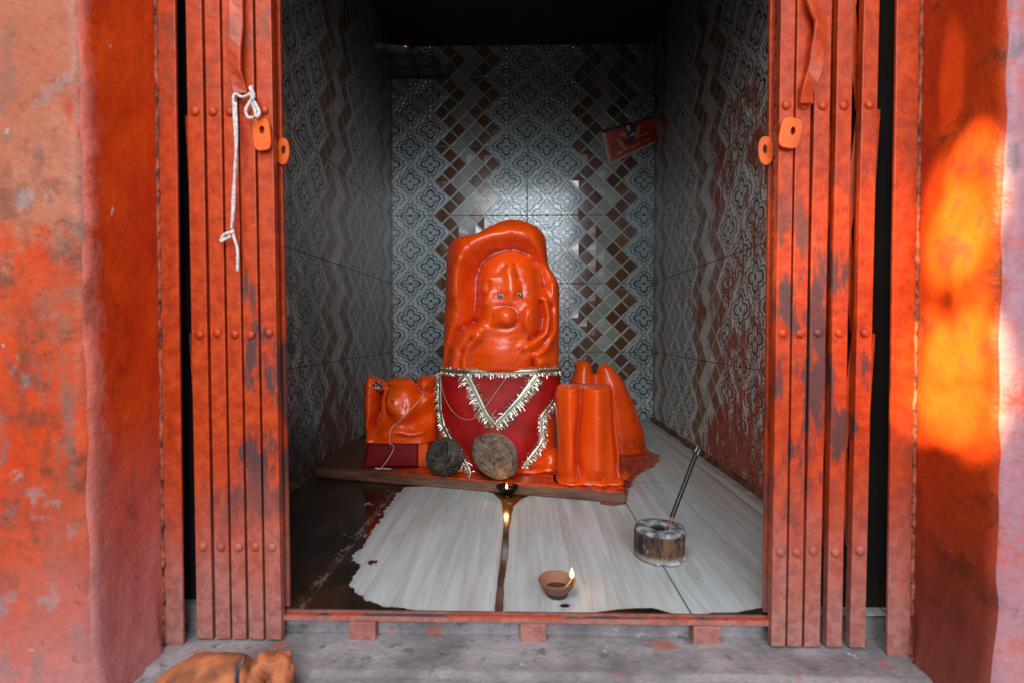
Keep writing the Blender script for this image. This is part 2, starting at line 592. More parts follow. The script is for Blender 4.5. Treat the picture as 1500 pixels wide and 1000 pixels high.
def card_material():
    m, g = new_mat('printed_card')
    uvn = g.node('ShaderNodeUVMap', uv_map='UVMap')
    s = g.node('ShaderNodeSeparateXYZ')
    g.link(uvn.outputs[0], s.inputs[0])
    u, v = S(g, s.outputs[0]), S(g, s.outputs[1])
    ed = (u.min(1.0 - u) * 1.6).min(v)            # distance from side / bottom margins
    col = g.mix(0.0, (.36, .010, .006), (.36, .010, .006))
    n = g.noise(1.0, 3, vec=g.vec(u * 9.0, v * 6.0, 0.0))
    col = g.mix(g.sstep(.35, .7, n) * .5, col, (.20, .004, .012))

    def ell(cx, cy, rx, ry, rot=0.0):
        du, dv = u - cx, v - cy
        c, sn = math.cos(rot), math.sin(rot)
        a = (du * c + dv * sn) / rx
        b = (dv * c - du * sn) / ry
        return g.sstep(1.15, .85, (a * a + b * b).sqrt())
    skin = (.42, .19, .06)
    for args in ((.30, .42, .035, .24, .25), (.24, .20, .075, .035, .1), (.62, .62, .035, .22, -.25), (.72, .47, .10, .03, .1), (.38, .68, .05, .12, .6)):
        col = g.mix(ell(*args), col, skin)
    col = g.mix(ell(.50, .78, .10, .30, .1), col, (.012, .012, .03))
    col = g.mix(ell(.53, .60, .06, .05), col, (.30, .36, .50))
    col = g.mix(ell(.47, .85, .03, .12), col, (.35, .38, .48))
    col = g.mix(ell(.43, .42, .09, .06), col, (.02, .008, .03))
    # a row of small yellowish marks along the foot of the print
    mu = (u * 16.0).fmod(1.0) - .5
    mh = g.white(g.vec((u * 16.0).floor(), 3.0, 1.0))
    mark = g.sstep(.42, .30, mu.abs() + mh * .1) * g.sstep(.045, .03, (v - .19 - mh * .05).abs()) * u.gt(.16) * u.lt(.86) * mh.gt(.35)
    col = g.mix(mark * .8, col, (.55, .30, .12))
    yl = g.sstep(.016, .010, (ed - .085).abs())
    col = g.mix(yl, col, (.62, .24, .02))
    col = g.mix(ed.lt(.048), col, (.62, .58, .54))
    col = g.mix(v.gt(.93), col, (.05, .03, .02))
    col = g.mix(.30, col, (.02, .004, .004))
    finish(g, col, .42, 0, None, spec=.25)
    return m


YO0 = 0.622
M = {}
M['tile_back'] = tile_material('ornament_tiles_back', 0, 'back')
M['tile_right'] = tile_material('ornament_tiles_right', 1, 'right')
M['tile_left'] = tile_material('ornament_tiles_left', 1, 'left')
M['floor'] = floor_material()
M['left_face'] = wall_paint('faded_orange_plaster', 'left_face')
M['right_face'] = wall_paint('lilac_grey_plaster', 'right_face')
M['left_jamb'] = wall_paint('orange_plaster', 'left_jamb')
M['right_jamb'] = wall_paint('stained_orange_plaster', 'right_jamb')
M['gate'] = gate_paint()
M['frame'] = gate_paint('orange_frame_paint', .12)
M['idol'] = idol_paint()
M['ground'] = ground_material()
M['slab'] = slab_material()
M['red_cloth'] = cloth_material('crimson_satin', (.24, .0025, .003), (.40, .007, .006))
M['red_base'] = cloth_material('crimson_wrap', (.13, .002, .004), (.20, .005, .008))
M['tinsel'] = tinsel_material()
M['tape_green'] = simple('olive_thread', (.10, .12, .06), .5, .3)
M['coco_lite'] = coconut_material('tan_husk', (.03, .019, .012), (.085, .056, .037))
M['coco_dark'] = coconut_material('dark_husk', (.008, .007, .006), (.028, .023, .019))
M['coco_lite_fibre'] = coconut_material('pale_fibre', (.085, .052, .034), (.31, .215, .15))
M['coco_dark_fibre'] = coconut_material('dark_fibre', (.03, .025, .021), (.15, .12, .095))
M['clay'] = clay_material()
M['holder'] = holder_material()
M['card'] = card_material()
M['card_back'] = simple('white_card', (.55, .52, .48), .6)
M['soot_shade'] = simple('soot_shade_plaster', (.012, .009, .007), .9, var=.3, scale=6)  # ceiling soot, also used as painted recess shade behind the gates
M['black_metal'] = simple('blackened_metal', (.020, .014, .010), .30, .6)
M['brass'] = simple('tarnished_brass', (.42, .26, .12), .25, .95)
M['string'] = simple('white_cotton_string', (.62, .58, .54), .9, var=.2, scale=200, bump=.4)
M['thread'] = simple('pale_thread', (.58, .36, .26), .8)
M['stick'] = simple('black_incense', (.012, .011, .012), .9, var=.3, scale=200)
M['stick_ash'] = simple('grey_ash', (.42, .40, .38), .95)
M['stick_wood'] = simple('orange_bamboo', (.45, .14, .035), .6)
M['oil'] = simple('lamp_oil', (.055, .016, .004), .08, spec=.6)
M['wick'] = simple('oily_cotton_wick', (.45, .30, .16), .7)
M['eye_white'] = simple('silver_eye_enamel', (.50, .48, .38), .25, .3)
M['eye_rim'] = simple('brass_eye_rim', (.20, .12, .04), .35, .7)
M['eye_black'] = simple('black_pupil', (.006, .006, .006), .2)
M['foil'] = simple('silver_foil', (.75, .76, .80), .14, 1.0, var=.1, scale=60, bump=.8)
M['saffron'] = simple('faded_saffron_cloth', (.42, .125, .045), .85, var=.28, scale=28, bump=.5)
M['strap'] = simple('grey_violet_strap', (.145, .10, .10), .8, var=.2, scale=60)
M['fillet'] = simple('red_brown_mortar', (.13, .055, .033), .85, var=.4, scale=24, bump=.6)
M['worn_steel'] = worn_steel()
M['bead'] = simple('cracked_seam_paint', (.34, .075, .035), .8, var=.45, scale=70, bump=.5)
M['dark_hole'] = simple('dark_bore', (.02, .018, .016), .9)
M['chip'] = simple('chipped_edge', (.30, .27, .26), .5, var=.5, scale=160)
_m, _g = new_mat('flame')
_o = _g.node('ShaderNodeOutputMaterial'); _e = _g.node('ShaderNodeEmission')
_e.inputs[0].default_value = (1.0, .66, .26, 1); _e.inputs[1].default_value = 9.0
_g.link(_e.outputs[0], _o.inputs[0]); M['flame'] = _m


# ------------------------------------------------------------- object helpers
def mesh_obj(name, verts, faces, mat, parent=None, smooth=False, uv=None):
    me = bpy.data.meshes.new(name)
    me.from_pydata([tuple(map(float, v)) for v in verts], [], faces)
    me.update()
    if smooth:
        me.polygons.foreach_set('use_smooth', [True] * len(me.polygons))
    if mat is not None:
        me.materials.append(M[mat] if isinstance(mat, str) else mat)
    o = bpy.data.objects.new(name, me)
    COL.objects.link(o)
    if parent is not None:
        o.parent = parent
        o.matrix_parent_inverse = Matrix.Translation(-Vector(parent.location))
    return o


def from_bm(name, bm, mat, parent=None, smooth=False):
    bmesh.ops.recalc_face_normals(bm, faces=bm.faces)
    me = bpy.data.meshes.new(name)
    bm.to_mesh(me)
    bm.free()
    if smooth:
        me.polygons.foreach_set('use_smooth', [True] * len(me.polygons))
    me.materials.append(M[mat] if isinstance(mat, str) else mat)
    o = bpy.data.objects.new(name, me)
    COL.objects.link(o)
    if parent is not None:
        o.parent = parent
        o.matrix_parent_inverse = Matrix.Translation(-Vector(parent.location))
    return o


def thing(name, loc, label, cat, group=None):
    o = bpy.data.objects.new(name, None)
    o.empty_display_size = .03
    COL.objects.link(o)
    o.location = tuple(map(float, loc))
    return tag(o, label, cat, group)


def tag(o, label=None, cat=None, group=None, kind=None):
    if label: o['label'] = label
    if cat: o['category'] = cat
    if group: o['group'] = group
    if kind: o['kind'] = kind
    return o


def struct(o):
    o['kind'] = 'structure'
    return o


def bake(o):
    """Apply an object's modifiers."""
    dg = bpy.context.evaluated_depsgraph_get()
    dg.update()
    me = bpy.data.meshes.new_from_object(o.evaluated_get(dg))
    o.modifiers.clear()
    o.data = me
    return o


def skew_box(bm, b0, b1, w, d, bev=0.0):
    """Upright bar of width w (x) and depth d (y) whose front-face centre runs from b0 to b1."""
    vs = []
    for c in (b0, b1):
        for dx, dy in ((-w / 2, 0), (w / 2, 0), (w / 2, d), (-w / 2, d)):
            vs.append(bm.verts.new((c[0] + dx, c[1] + dy, c[2])))
    fs = [(0, 1, 2, 3), (7, 6, 5, 4), (0, 4, 5, 1), (1, 5, 6, 2), (2, 6, 7, 3), (3, 7, 4, 0)]
    faces = [bm.faces.new([vs[i] for i in f]) for f in fs]
    if bev:
        bmesh.ops.bevel(bm, geom=list({e for f in faces for e in f.edges}), offset=bev, segments=2, affect='EDGES', profile=.6)


def box(bm, lo, hi, bev=0.0):
    skew_box(bm, ((lo[0] + hi[0]) / 2, lo[1], lo[2]), ((lo[0] + hi[0]) / 2, lo[1], hi[2]), hi[0] - lo[0], hi[1] - lo[1], bev)


def tube_data(pts, r, seg=8, closed_ends=True):
    pts = [np.array(p, float) for p in pts]
    n = len(pts)
    rs = r if hasattr(r, '__len__') else [r] * n
    V, Fc = [], []
    t0 = pts[1] - pts[0]
    ref = np.array([0, 0, 1.0]) if abs(t0[2]) < .9 * np.linalg.norm(t0) else np.array([0, 1.0, 0])
    for i in range(n):
        t = pts[min(i + 1, n - 1)] - pts[max(i - 1, 0)]
        t = t / (np.linalg.norm(t) + 1e-12)
        a = np.cross(t, ref)
        a = a / (np.linalg.norm(a) + 1e-12)
        b = np.cross(a, t)
        ref = b
        for k in range(seg):
            th = 2 * PI * k / seg
            V.append(pts[i] + rs[i] * (math.cos(th) * a + math.sin(th) * b))
    for i in range(n - 1):
        for k in range(seg):
            k2 = (k + 1) % seg
            Fc.append((i * seg + k, i * seg + k2, (i + 1) * seg + k2, (i + 1) * seg + k))
    if closed_ends:
        Fc.append(tuple(range(seg - 1, -1, -1)))
        Fc.append(tuple((n - 1) * seg + k for k in range(seg)))
    return V, Fc


def smooth_path(pts, per=8):
    """Catmull-Rom through pts."""
    P = [np.array(p, float) for p in pts]
    P = [2 * P[0] - P[1]] + P + [2 * P[-1] - P[-2]]
    out = []
    for i in range(1, len(P) - 2):
        for k in range(per):
            t = k / per
            out.append(.5 * (2 * P[i] + (P[i + 1] - P[i - 1]) * t + (2 * P[i - 1] - 5 * P[i] + 4 * P[i + 1] - P[i + 2]) * t * t
                             + (3 * P[i] - P[i - 1] - 3 * P[i + 1] + P[i + 2]) * t ** 3))
    out.append(P[-2])
    return out


def tube(name, pts, r, mat, parent=None, seg=8):
    v, f = tube_data(pts, r, seg)
    return mesh_obj(name, v, f, mat, parent, True)


def lathe(name, prof, center, mat, parent=None, seg=40, wob=0.0, tilt=None):
    """prof: list of (r, z) from bottom centre outwards and round; closed by r = 0 ends."""
    V, Fc = [], []
    n = len(prof)
    for i, (r, z) in enumerate(prof):
        for k in range(seg):
            th = 2 * PI * k / seg
            w = 1 + wob * mnoise.noise(Vector((math.cos(th) * 1.3, math.sin(th) * 1.3, z * 30)))
            V.append((r * w * math.cos(th), r * w * math.sin(th), z))
    for i in range(n - 1):
        for k in range(seg):
            k2 = (k + 1) % seg
            Fc.append((i * seg + k, i * seg + k2, (i + 1) * seg + k2, (i + 1) * seg + k))
    o = mesh_obj(name, V, Fc, mat, None, True)
    bm = bmesh.new(); bm.from_mesh(o.data)
    bmesh.ops.remove_doubles(bm, verts=bm.verts, dist=1e-6)
    bmesh.ops.recalc_face_normals(bm, faces=bm.faces)
    bm.to_mesh(o.data); bm.free()
    o.data.polygons.foreach_set('use_smooth', [True] * len(o.data.polygons))
    if parent is not None:
        o.parent = parent
        o.location = Vector(center) - Vector(parent.location)
    else:
        o.location = center
    if tilt: o.rotation_euler = tilt
    return o


def blob_bm(bm, c, r, rot=None, sub=3):
    mtx = Matrix.Translation(Vector(c))
    if rot is not None:
        mtx = mtx @ rot
    mtx = mtx @ Matrix.Diagonal((*r, 1))
    bmesh.ops.create_icosphere(bm, subdivisions=sub, radius=1.0, matrix=mtx)


def remeshed(name, bm, mat, parent, voxel=.005, smooth=6, noise_amp=0.0, noise_scale=20, floor_z=None):
    o = from_bm(name, bm, mat, parent, True)
    md = o.modifiers.new('r', 'REMESH'); md.mode = 'VOXEL'; md.voxel_size = voxel; md.use_smooth_shade = True
    if smooth:
        s = o.modifiers.new('s', 'SMOOTH'); s.iterations = smooth; s.factor = .5
    bake(o)
    if noise_amp or floor_z is not None:
        for v in o.data.vertices:
            if noise_amp:
                k = mnoise.fractal(v.co * noise_scale, 1.0, 2.0, 3)
                v.co += v.normal * k * noise_amp
            if floor_z is not None and v.co.z < floor_z:
                v.co.z = floor_z
    o.data.polygons.foreach_set('use_smooth', [True] * len(o.data.polygons))
    return o


# --------------------------------------------------------------- the setting
XL, XR, YB, ZC = -0.625, 0.605, 2.52, 1.755
YF = 0.80           # inner face of the front wall
ZG = -0.037         # ground outside
JL, JR = -0.523, 0.545   # jamb planes
YO = 0.622          # outer face of the front wall

# floor: grid carrying signed distances for the spilt oil and paint
def poly_sdf(P, poly):
    A = np.array(poly); B = np.roll(A, -1, 0)
    d = np.full(len(P), 1e9); inside = np.zeros(len(P), bool)
    for a, b in zip(A, B):
        e = b - a; w = P - a
        t = np.clip((w @ e) / (e @ e + 1e-12), 0, 1)
        d = np.minimum(d, np.linalg.norm(w - t[:, None] * e, axis=1))
        c = ((a[1] > P[:, 1]) != (b[1] > P[:, 1]))
        with np.errstate(divide='ignore', invalid='ignore'):
            xi = (b[0] - a[0]) * (P[:, 1] - a[1]) / (b[1] - a[1]) + a[0]
        inside ^= c & (P[:, 0] < xi)
    return np.where(inside, -d, d)


nx, ny = 230, 330
gx = np.linspace(XL - .02, XR + .02, nx)
gy = np.linspace(YF - .012, YB + .02, ny)
GX, GY = np.meshgrid(gx, gy)
FP = np.stack([GX.ravel(), GY.ravel()], 1)
fl = lambda pts: [tuple(at_z(a, b, 0)[:2]) for a, b in pts]
big_oil = fl([(330, 690), (590, 690), (592, 714), (577, 728), (556, 762), (530, 800), (517, 815), (526, 832), (510, 858), (534, 878), (572, 890), (640, 896),
              (722, 898), (800, 897), (860, 898), (905, 892), (955, 890), (992, 900), (1030, 903), (1040, 897), (1080, 897), (1112, 890), (1160, 888), (1160, 925), (300, 925)])
chan = fl([(590, 700), (592, 713), (640, 712), (690, 716), (722, 722), (735, 734), (738, 770), (735, 815), (729, 850), (724, 905), (737, 905), (739, 850), (744, 815), (746, 775), (752, 742), (762, 732), (775, 726), (800, 724), (800, 700)])
drop = [tuple(np.array(at_z(828, 887, 0)[:2]) + np.array([.0085 * math.cos(t), .0055 * math.sin(t)])) for t in np.linspace(0, 2 * PI, 24)[:-1]]
drop2 = [tuple(np.array(at_z(549, 823, 0)[:2]) + np.array([.005 * math.cos(t), .005 * math.sin(t)])) for t in np.linspace(0, 2 * PI, 24)[:-1]]
d_big, d_ch = poly_sdf(FP, big_oil), poly_sdf(FP, chan)
oil = np.minimum(np.minimum(d_big, d_ch), np.minimum(poly_sdf(FP, drop), poly_sdf(FP, drop2)))
ragged = np.where(d_ch < .03, .12, np.clip((GX.ravel() * -1 - .02) / .25, .10, 1.0))
thin_c = at_z(742, 735, 0)[:2]
tt = FP - thin_c
thin = np.exp(-((tt[:, 0] / .035) ** 2 + (np.where(tt[:, 1] < 0, tt[:, 1] / .12, tt[:, 1] / .05)) ** 2))
paint = poly_sdf(FP, fl([(880, 740), (916, 739), (921, 715), (934, 696), (960, 682), (968, 668), (940, 655), (840, 655)]))
edge = np.minimum(XR - GX.ravel(), YB - GY.ravel())
V = np.stack([GX.ravel(), GY.ravel(), np.zeros(nx * ny)], 1)
idx = np.arange(nx * ny).reshape(ny, nx)
Fc = np.stack([idx[:-1, :-1], idx[:-1, 1:], idx[1:, 1:], idx[1:, :-1]], -1).reshape(-1, 4)
floor = struct(mesh_obj('floor', V, Fc.tolist(), 'floor'))
for nm, arr in (('oil', oil), ('ragged', ragged), ('thin', thin), ('paint', paint), ('edge', edge)):
    at = floor.data.attributes.new(nm, 'FLOAT', 'POINT')
    at.data.foreach_set('value', arr.astype(np.float32))


def slab_wall(name, lo, hi, mat):
    bm = bmesh.new()
    box(bm, lo, hi)
    return struct(from_bm(name, bm, mat))


slab_wall('wall_back', (XL - .1, YB, -.05), (XR + .1, YB + .1, ZC + .05), 'tile_back')
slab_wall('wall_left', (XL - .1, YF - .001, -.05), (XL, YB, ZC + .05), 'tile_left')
slab_wall('wall_right', (XR, YF - .001, -.05), (XR + .1, YB, ZC + .05), 'tile_right')
slab_wall('ceiling', (XL - .1, YO + .02, ZC), (XR + .1, YB + .1, ZC + .08), 'soot_shade')
# mortar fillets where the side walls meet the floor
for nm, xw, s in (('baseboard_right', XR, -1), ('baseboard_left', XL, 1)):
    Vb, Fb = [], []
    ys = np.linspace(YF, YB, 90)
    prof = [(0, .014), (.004, .010), (.009, .004), (.016, .0008), (.016, -.004), (-.004, -.004), (-.004, .014)]
    for yv in ys:
        k = 1 + .5 * mnoise.noise(Vector((s * 3, yv * 9, 1)))
        for a, b in prof:
            Vb.append((xw + s * a * (k if a > 0 else 1), yv, b * k if b > .001 else b))
    n = len(prof)
    for i in range(len(ys) - 1):
        for j in range(n):
            j2 = (j + 1) % n
            Fb.append((i * n + j, i * n + j2, (i + 1) * n + j2, (i + 1) * n + j))
    struct(mesh_obj(nm, Vb, Fb, 'fillet', None, True))


# front wall piers: plan profile extruded upward, hand-plastered unevenness
def pier(name, s, jx, mats):
    """s = -1 left, +1 right."""
    far = 3.2
    plan = []
    for t in np.linspace(0, 1, 46):
        plan.append((jx + s * (far * (1 - t) ** 2.2 + .016), YO, 0))
    for a in np.linspace(0, PI / 2, 7)[1:]:
        plan.append((jx + s * .016 * (1 - math.sin(a)), YO + .016 * (1 - math.cos(a)), 0 if a < PI / 4 else 1))
    for t in np.linspace(0, 1, 26)[1:]:
        plan.append((jx, YO + .016 + (YF - YO - .016) * t, 1))
    plan.append((jx + s * far, YF, 1))
    nf = len(plan)
    zs = np.concatenate([np.linspace(ZG - .02, 1.0, 130), np.linspace(1.0, 2.6, 30)[1:]])
    Vp, Fp, mi = [], [], []
    for z in zs:
        for i, (px_, py_, w) in enumerate(plan):
            n1 = mnoise.fractal(Vector((px_ * 7, py_ * 7 + 3, z * 6)), 1.0, 2.0, 4)
            n2 = mnoise.noise(Vector((px_ * 40, py_ * 40, z * 34 + s)))
            edge_k = math.exp(-((abs(px_ - jx) + abs(py_ - YO)) / .03) ** 2)
            d = .0035 * n1 + .0012 * n2 + edge_k * .004 * mnoise.noise(Vector((s * 5, 2, z * 16)))
            lowb = .012 * math.exp(-max(0, z - ZG) / .05)
            if i == nf - 1:
                Vp.append((px_, py_, z)); continue
            if py_ > .74 and w: d = 0; lowb = 0
            if w == 0: Vp.append((px_, py_ - d - lowb, z))
            else: Vp.append((px_ - s * (d + lowb), py_, z))
    for j in range(len(zs) - 1):
        for i in range(nf - 1):
            f = (j * nf + i, j * nf + i + 1, (j + 1) * nf + i + 1, (j + 1) * nf + i)
            Fp.append(f if s < 0 else f[::-1])
            mi.append(plan[i][2])
    o = mesh_obj(name, Vp, Fp, mats[0], None, True)
    o.data.materials.append(M[mats[1]])
    o.data.polygons.foreach_set('material_index', mi)
    return struct(o)


pier('wall_front_left', -1, JL, ('left_face', 'left_jamb'))
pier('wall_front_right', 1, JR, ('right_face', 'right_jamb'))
LINTEL = 1.56
slab_wall('wall_front_top', (JL - .03, YO + .01, LINTEL), (JR + .03, YF, 2.6), 'left_jamb')

# outside ground, uneven near the sill
Vg, Fg = [], []
gxs = np.concatenate([np.linspace(-7, -.8, 14), np.linspace(-.8, .8, 130)[1:], np.linspace(.8, 7, 14)[1:]])
gys = np.concatenate([np.linspace(-8, .5, 20), np.linspace(.5, YF + .02, 60)[1:]])
for yv in gys:
    for xv in gxs:
        n1 = mnoise.fractal(Vector((xv * 9, yv * 9, 2)), 1.0, 2.0, 4)
        Vg.append((xv, yv, ZG + (.0032 * n1 if yv < .76 else .001 * n1) - (.004 if yv < .70 else 0)))
ng = len(gxs)
for j in range(len(gys) - 1):
    for i in range(ng - 1):
        Fg.append((j * ng + i, j * ng + i + 1, (j + 1) * ng + i + 1, (j + 1) * ng + i))
struct(mesh_obj('ground', Vg, Fg, 'ground', None, True))
# concrete face of the raised floor under the gate rail
bm = bmesh.new()
box(bm, (JL - .1, YF - .008, ZG - .02), (JR + .1, YF + .02, -.002))
struct(from_bm('trim_3', bm, 'ground'))
# iron angle frames along both jambs
for nm, xa, xb, xf in (('trim_1', JL - .003, at_y(262, 480, .752)[0], -1), ('trim_2', at_y(1307, 480, .752)[0], JR + .003, 1)):
    bm = bmesh.new()
    box(bm, (xa, .752, ZG - .004), (xb, .757, LINTEL), .0012)
    struct(from_bm(nm, bm, 'frame'))

for nm, xa, xb in (('trim_6', JL - .12, -.395), ('trim_7', .395, JR + .12)):  # near-black panels added behind the leaves to stand in for recess shade
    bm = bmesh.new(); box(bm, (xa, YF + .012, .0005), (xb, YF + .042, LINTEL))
    struct(from_bm(nm, bm, 'soot_shade'))
for nm, xs, s_ in (('trim_4', JL + .001, -1), ('trim_5', JR - .001, 1)):
    zz = np.linspace(ZG, LINTEL, 420)
    pts = [(xs + .0016 * mnoise.noise(Vector((s_, 4, z * 40))), .7515 + .001 * mnoise.noise(Vector((s_, 9, z * 55))), z) for z in zz]
    rs = [.0026 + .0022 * mnoise.noise(Vector((s_ * 3, 1, z * 90))) + .0014 * mnoise.noise(Vector((s_ * 3, 1, z * 26))) for z in zz]
    v_, f_ = tube_data(pts, rs, 7)
    struct(mesh_obj(nm, v_, f_, 'bead', None, True))
# ------------------------------------------------------------------ gates
YG = .765
ROWS = [.104, .415, .737, 1.05, 1.36]
GATE_TOP = LINTEL - .01


def ring_plate(name, cx, cz, y0, hw, hh, hole, mat, parent, rot=0.0, shape='lug', thick=.004):
    n = 28
    Vr, Fr = [], []
    c, s_ = math.cos(rot), math.sin(rot)
    for y in (y0, y0 + thick):
        for kind in (0, 1):
            for k in range(n):
                t = 2 * PI * k / n
                if kind == 0:
                    ex = .55 if shape == 'plate' else .85
                    a = hw * math.copysign(abs(math.cos(t)) ** ex, math.cos(t))
                    b = hh * math.copysign(abs(math.sin(t)) ** ex, math.sin(t))
                else:
                    a, b = hole[0] * math.cos(t) + hole[2], hole[1] * math.sin(t) + hole[3]
                Vr.append((cx + a * c - b * s_, y, cz + a * s_ + b * c))
    for k in range(n):
        k2 = (k + 1) % n
        Fr += [(k, k2, n + k2, n + k), (2 * n + k2, 2 * n + k, 3 * n + k, 3 * n + k2),
               (k2, k, 2 * n + k, 2 * n + k2), (n + k, n + k2, 3 * n + k2, 3 * n + k)]
    return mesh_obj(name, Vr, Fr, mat, parent)


def gate_leaf(side, strips_top, strips_bot, y_bot, plate_top, plate_bot, label):
    root = thing('folding_gate', (at_y(strips_bot[2][0], y_bot, YG)[0], YG + .01, ZG), label, 'gate', 'two leaves of the folding gate')
    axes = []
    for i, ((t0, t1), (b0, b1)) in enumerate(zip(strips_top, strips_bot)):
        T0, T1 = at_y(t0, 0, YG), at_y(t1, 0, YG)
        B0, B1 = at_y(b0, y_bot, YG), at_y(b1, y_bot, YG)
        top, bot = (T0 + T1) / 2, (B0 + B1) / 2
        bot[2] = ZG + .003
        w = ((T1[0] - T0[0]) + (B1[0] - B0[0])) / 2
        full = bot + (top - bot) * ((GATE_TOP - bot[2]) / (top[2] - bot[2]))
        ax = lambda z, b=bot, f=full: b + (f - b) * ((z - b[2]) / (f[2] - b[2]))
        axes.append((ax, w))
        bm = bmesh.new()
        # front web with two flanges turned back, gently bent along its height
        skew_box(bm, bot, full, w, .0035, .001)
        for sx in (-1, 1):
            o_ = np.array([sx * (w / 2 - .0016), .0030, 0])
            skew_box(bm, bot + o_, full + o_, .003, .009)
        bar = from_bm('channel_bar', bm, 'gate', root)
        for z in ROWS:
            p = ax(z)
            bmr = bmesh.new()
            bmesh.ops.create_uvsphere(bmr, u_segments=14, v_segments=8, radius=1.0, matrix=Matrix.Translation((p[0] + random.uniform(-.001, .001), p[1] - .0002, p[2] + random.uniform(-.002, .002))) @ Matrix.Diagonal((.0068, .0042, .0068, 1)))
            rv = from_bm('rivet', bmr, 'gate', None, True)
            rv.parent = bar
    # scissor bars behind the channels
    for i in range(4):
        for r_ in range(3):
            for d in (0, 1):
                a = axes[i + d][0](ROWS[r_ if True else 0]) + np.array([0, .0155 + .004 * d, 0])
                b = axes[i + 1 - d][0](ROWS[r_ + 1]) + np.array([0, .0155 + .004 * d, 0])
                bm = bmesh.new()
                skew_box(bm, a, b, .0135, .0032, .0006)
                from_bm('lattice_bar', bm, 'gate', root)
    for r_ in range(3):   # the end pair reaching toward the jamb post
        ax = axes[0][0] if side < 0 else axes[4][0]
        a = ax(ROWS[r_]) + np.array([side * .006, .0155, 0])
        b = ax(ROWS[r_ + 1]) + np.array([side * .019, .0155, 0])
        bm = bmesh.new(); skew_box(bm, a, b, .0125, .003, .0006); from_bm('lattice_bar', bm, 'gate', root)
    # leading flat that meets the other leaf
    yp = YG + .0265
    T = (at_y(plate_top[0], 0, yp) + at_y(plate_top[1], 0, yp)) / 2
    B = (at_y(plate_bot[0], 897, yp) + at_y(plate_bot[1], 897, yp)) / 2
    B[2] = .0006
    full = B + (T - B) * ((GATE_TOP - B[2]) / (T[2] - B[2]))
    bm = bmesh.new()
    skew_box(bm, B, full, .0075, .007, .001)
    from_bm('leading_bar', bm, 'gate', root)
    return root, axes


LS_T = [(272, 294), (299, 321), (325, 345), (348, 369), (373, 397)]
LS_B = [(288, 312), (316, 337), (340, 361), (364, 387), (390, 412)]
RS_T = [(1145, 1165), (1169, 1190), (1196, 1219), (1229, 1250), (1267, 1288)]
RS_B = [(1129, 1151), (1153, 1175), (1178, 1201), (1210, 1234), (1244, 1268)]
gl, axl = gate_leaf(-1, LS_T, LS_B, 944, (402, 409), (416, 424), 'folded orange iron gate leaf with white string tied to its handle, left of doorway')
gr, axr = gate_leaf(1, RS_T, RS_B, 957, (1129, 1136), (1119, 1127), 'folded orange iron gate leaf without string, right side of doorway')


def strap_path(name, pts, width, thick, mat, parent, per=2):
    """Flat twisted bar: pts = (x, y, z, roll)."""
    P = smooth_path([p[:3] for p in pts], per)
    ro = np.interp(np.linspace(0, len(pts) - 1, len(P)), range(len(pts)), [p[3] for p in pts])
    V_, F_ = [], []
    for i, p in enumerate(P):
        t = P[min(i + 1, len(P) - 1)] - P[max(0, i - 1)]; t /= np.linalg.norm(t)
        a = np.cross(t, [0, 1, 0]); a /= np.linalg.norm(a)
        b = np.cross(a, t)
        c, s_ = math.cos(ro[i]), math.sin(ro[i])
        A, Bv = a * c + b * s_, -a * s_ + b * c
        for sa, sb in ((-1, -1), (1, -1), (1, 1), (-1, 1)):
            V_.append(p + A * sa * width / 2 + Bv * sb * thick / 2)
    for i in range(len(P) - 1):
        for k in range(4):
            k2 = (k + 1) % 4
            F_.append((i * 4 + k, i * 4 + k2, (i + 1) * 4 + k2, (i + 1) * 4 + k))
    F_ += [(3, 2, 1, 0), tuple(len(V_) - 4 + k for k in range(4))]
    o = mesh_obj(name, V_, F_, mat, parent)
    md = o.modifiers.new('b', 'BEVEL'); md.width = .0012; md.segments = 2
    return o


yh = YG - .008
def H(px, py, dy=0, roll=0): return (*at_y(px, py, yh + dy), roll)
hl = [H(346, -60, 0, .1), H(346, 0, -.002, .1), H(346, 38, -.004, .3), H(344, 70, -.006, .0), H(345, 105, -.004, -.2), H(353, 138, .000, .25)]
strap_path('handle', hl, .019, .005, 'gate', gl)
hr = [H(1188, -60, 0, .1), H(1190, 0, -.002, .1), H(1202, 32, -.005, .3), H(1197, 75, -.006, .1), H(1193, 105, -.004, -.2), H(1183, 132, -.002, .3), H(1181, 152, 0, .1)]
strap_path('handle', hr, .019, .005, 'gate', gr)
# padlock lugs
def lug(parent, px, py, yy, hw, hh, hole, rot, shape):
    c = at_y(px, py, yy)
    return ring_plate('latch_lug', c[0], c[2], yy, hw, hh, hole, 'lug', parent, rot, shape)
M['lug'] = simple('bright_orange_enamel', (.72, .105, .006), .32, var=.12, scale=40, bump=.2)
lug(gl, 383, 196, YG - .0088, .0125, .023, (.0038, .006, .001, .006), .08, 'plate')
lug(gl, 414, 221, YG + .020, .0095, .0195, (.0032, .0065, .001, .002), -.05, 'lug')
lug(gr, 1158, 194, YG - .0088, .0145, .021, (.0035, .006, .003, .003), -.15, 'plate')
lug(gr, 1122, 220, YG + .020, .0105, .0205, (.0032, .0065, -.001, .002), .05, 'lug')

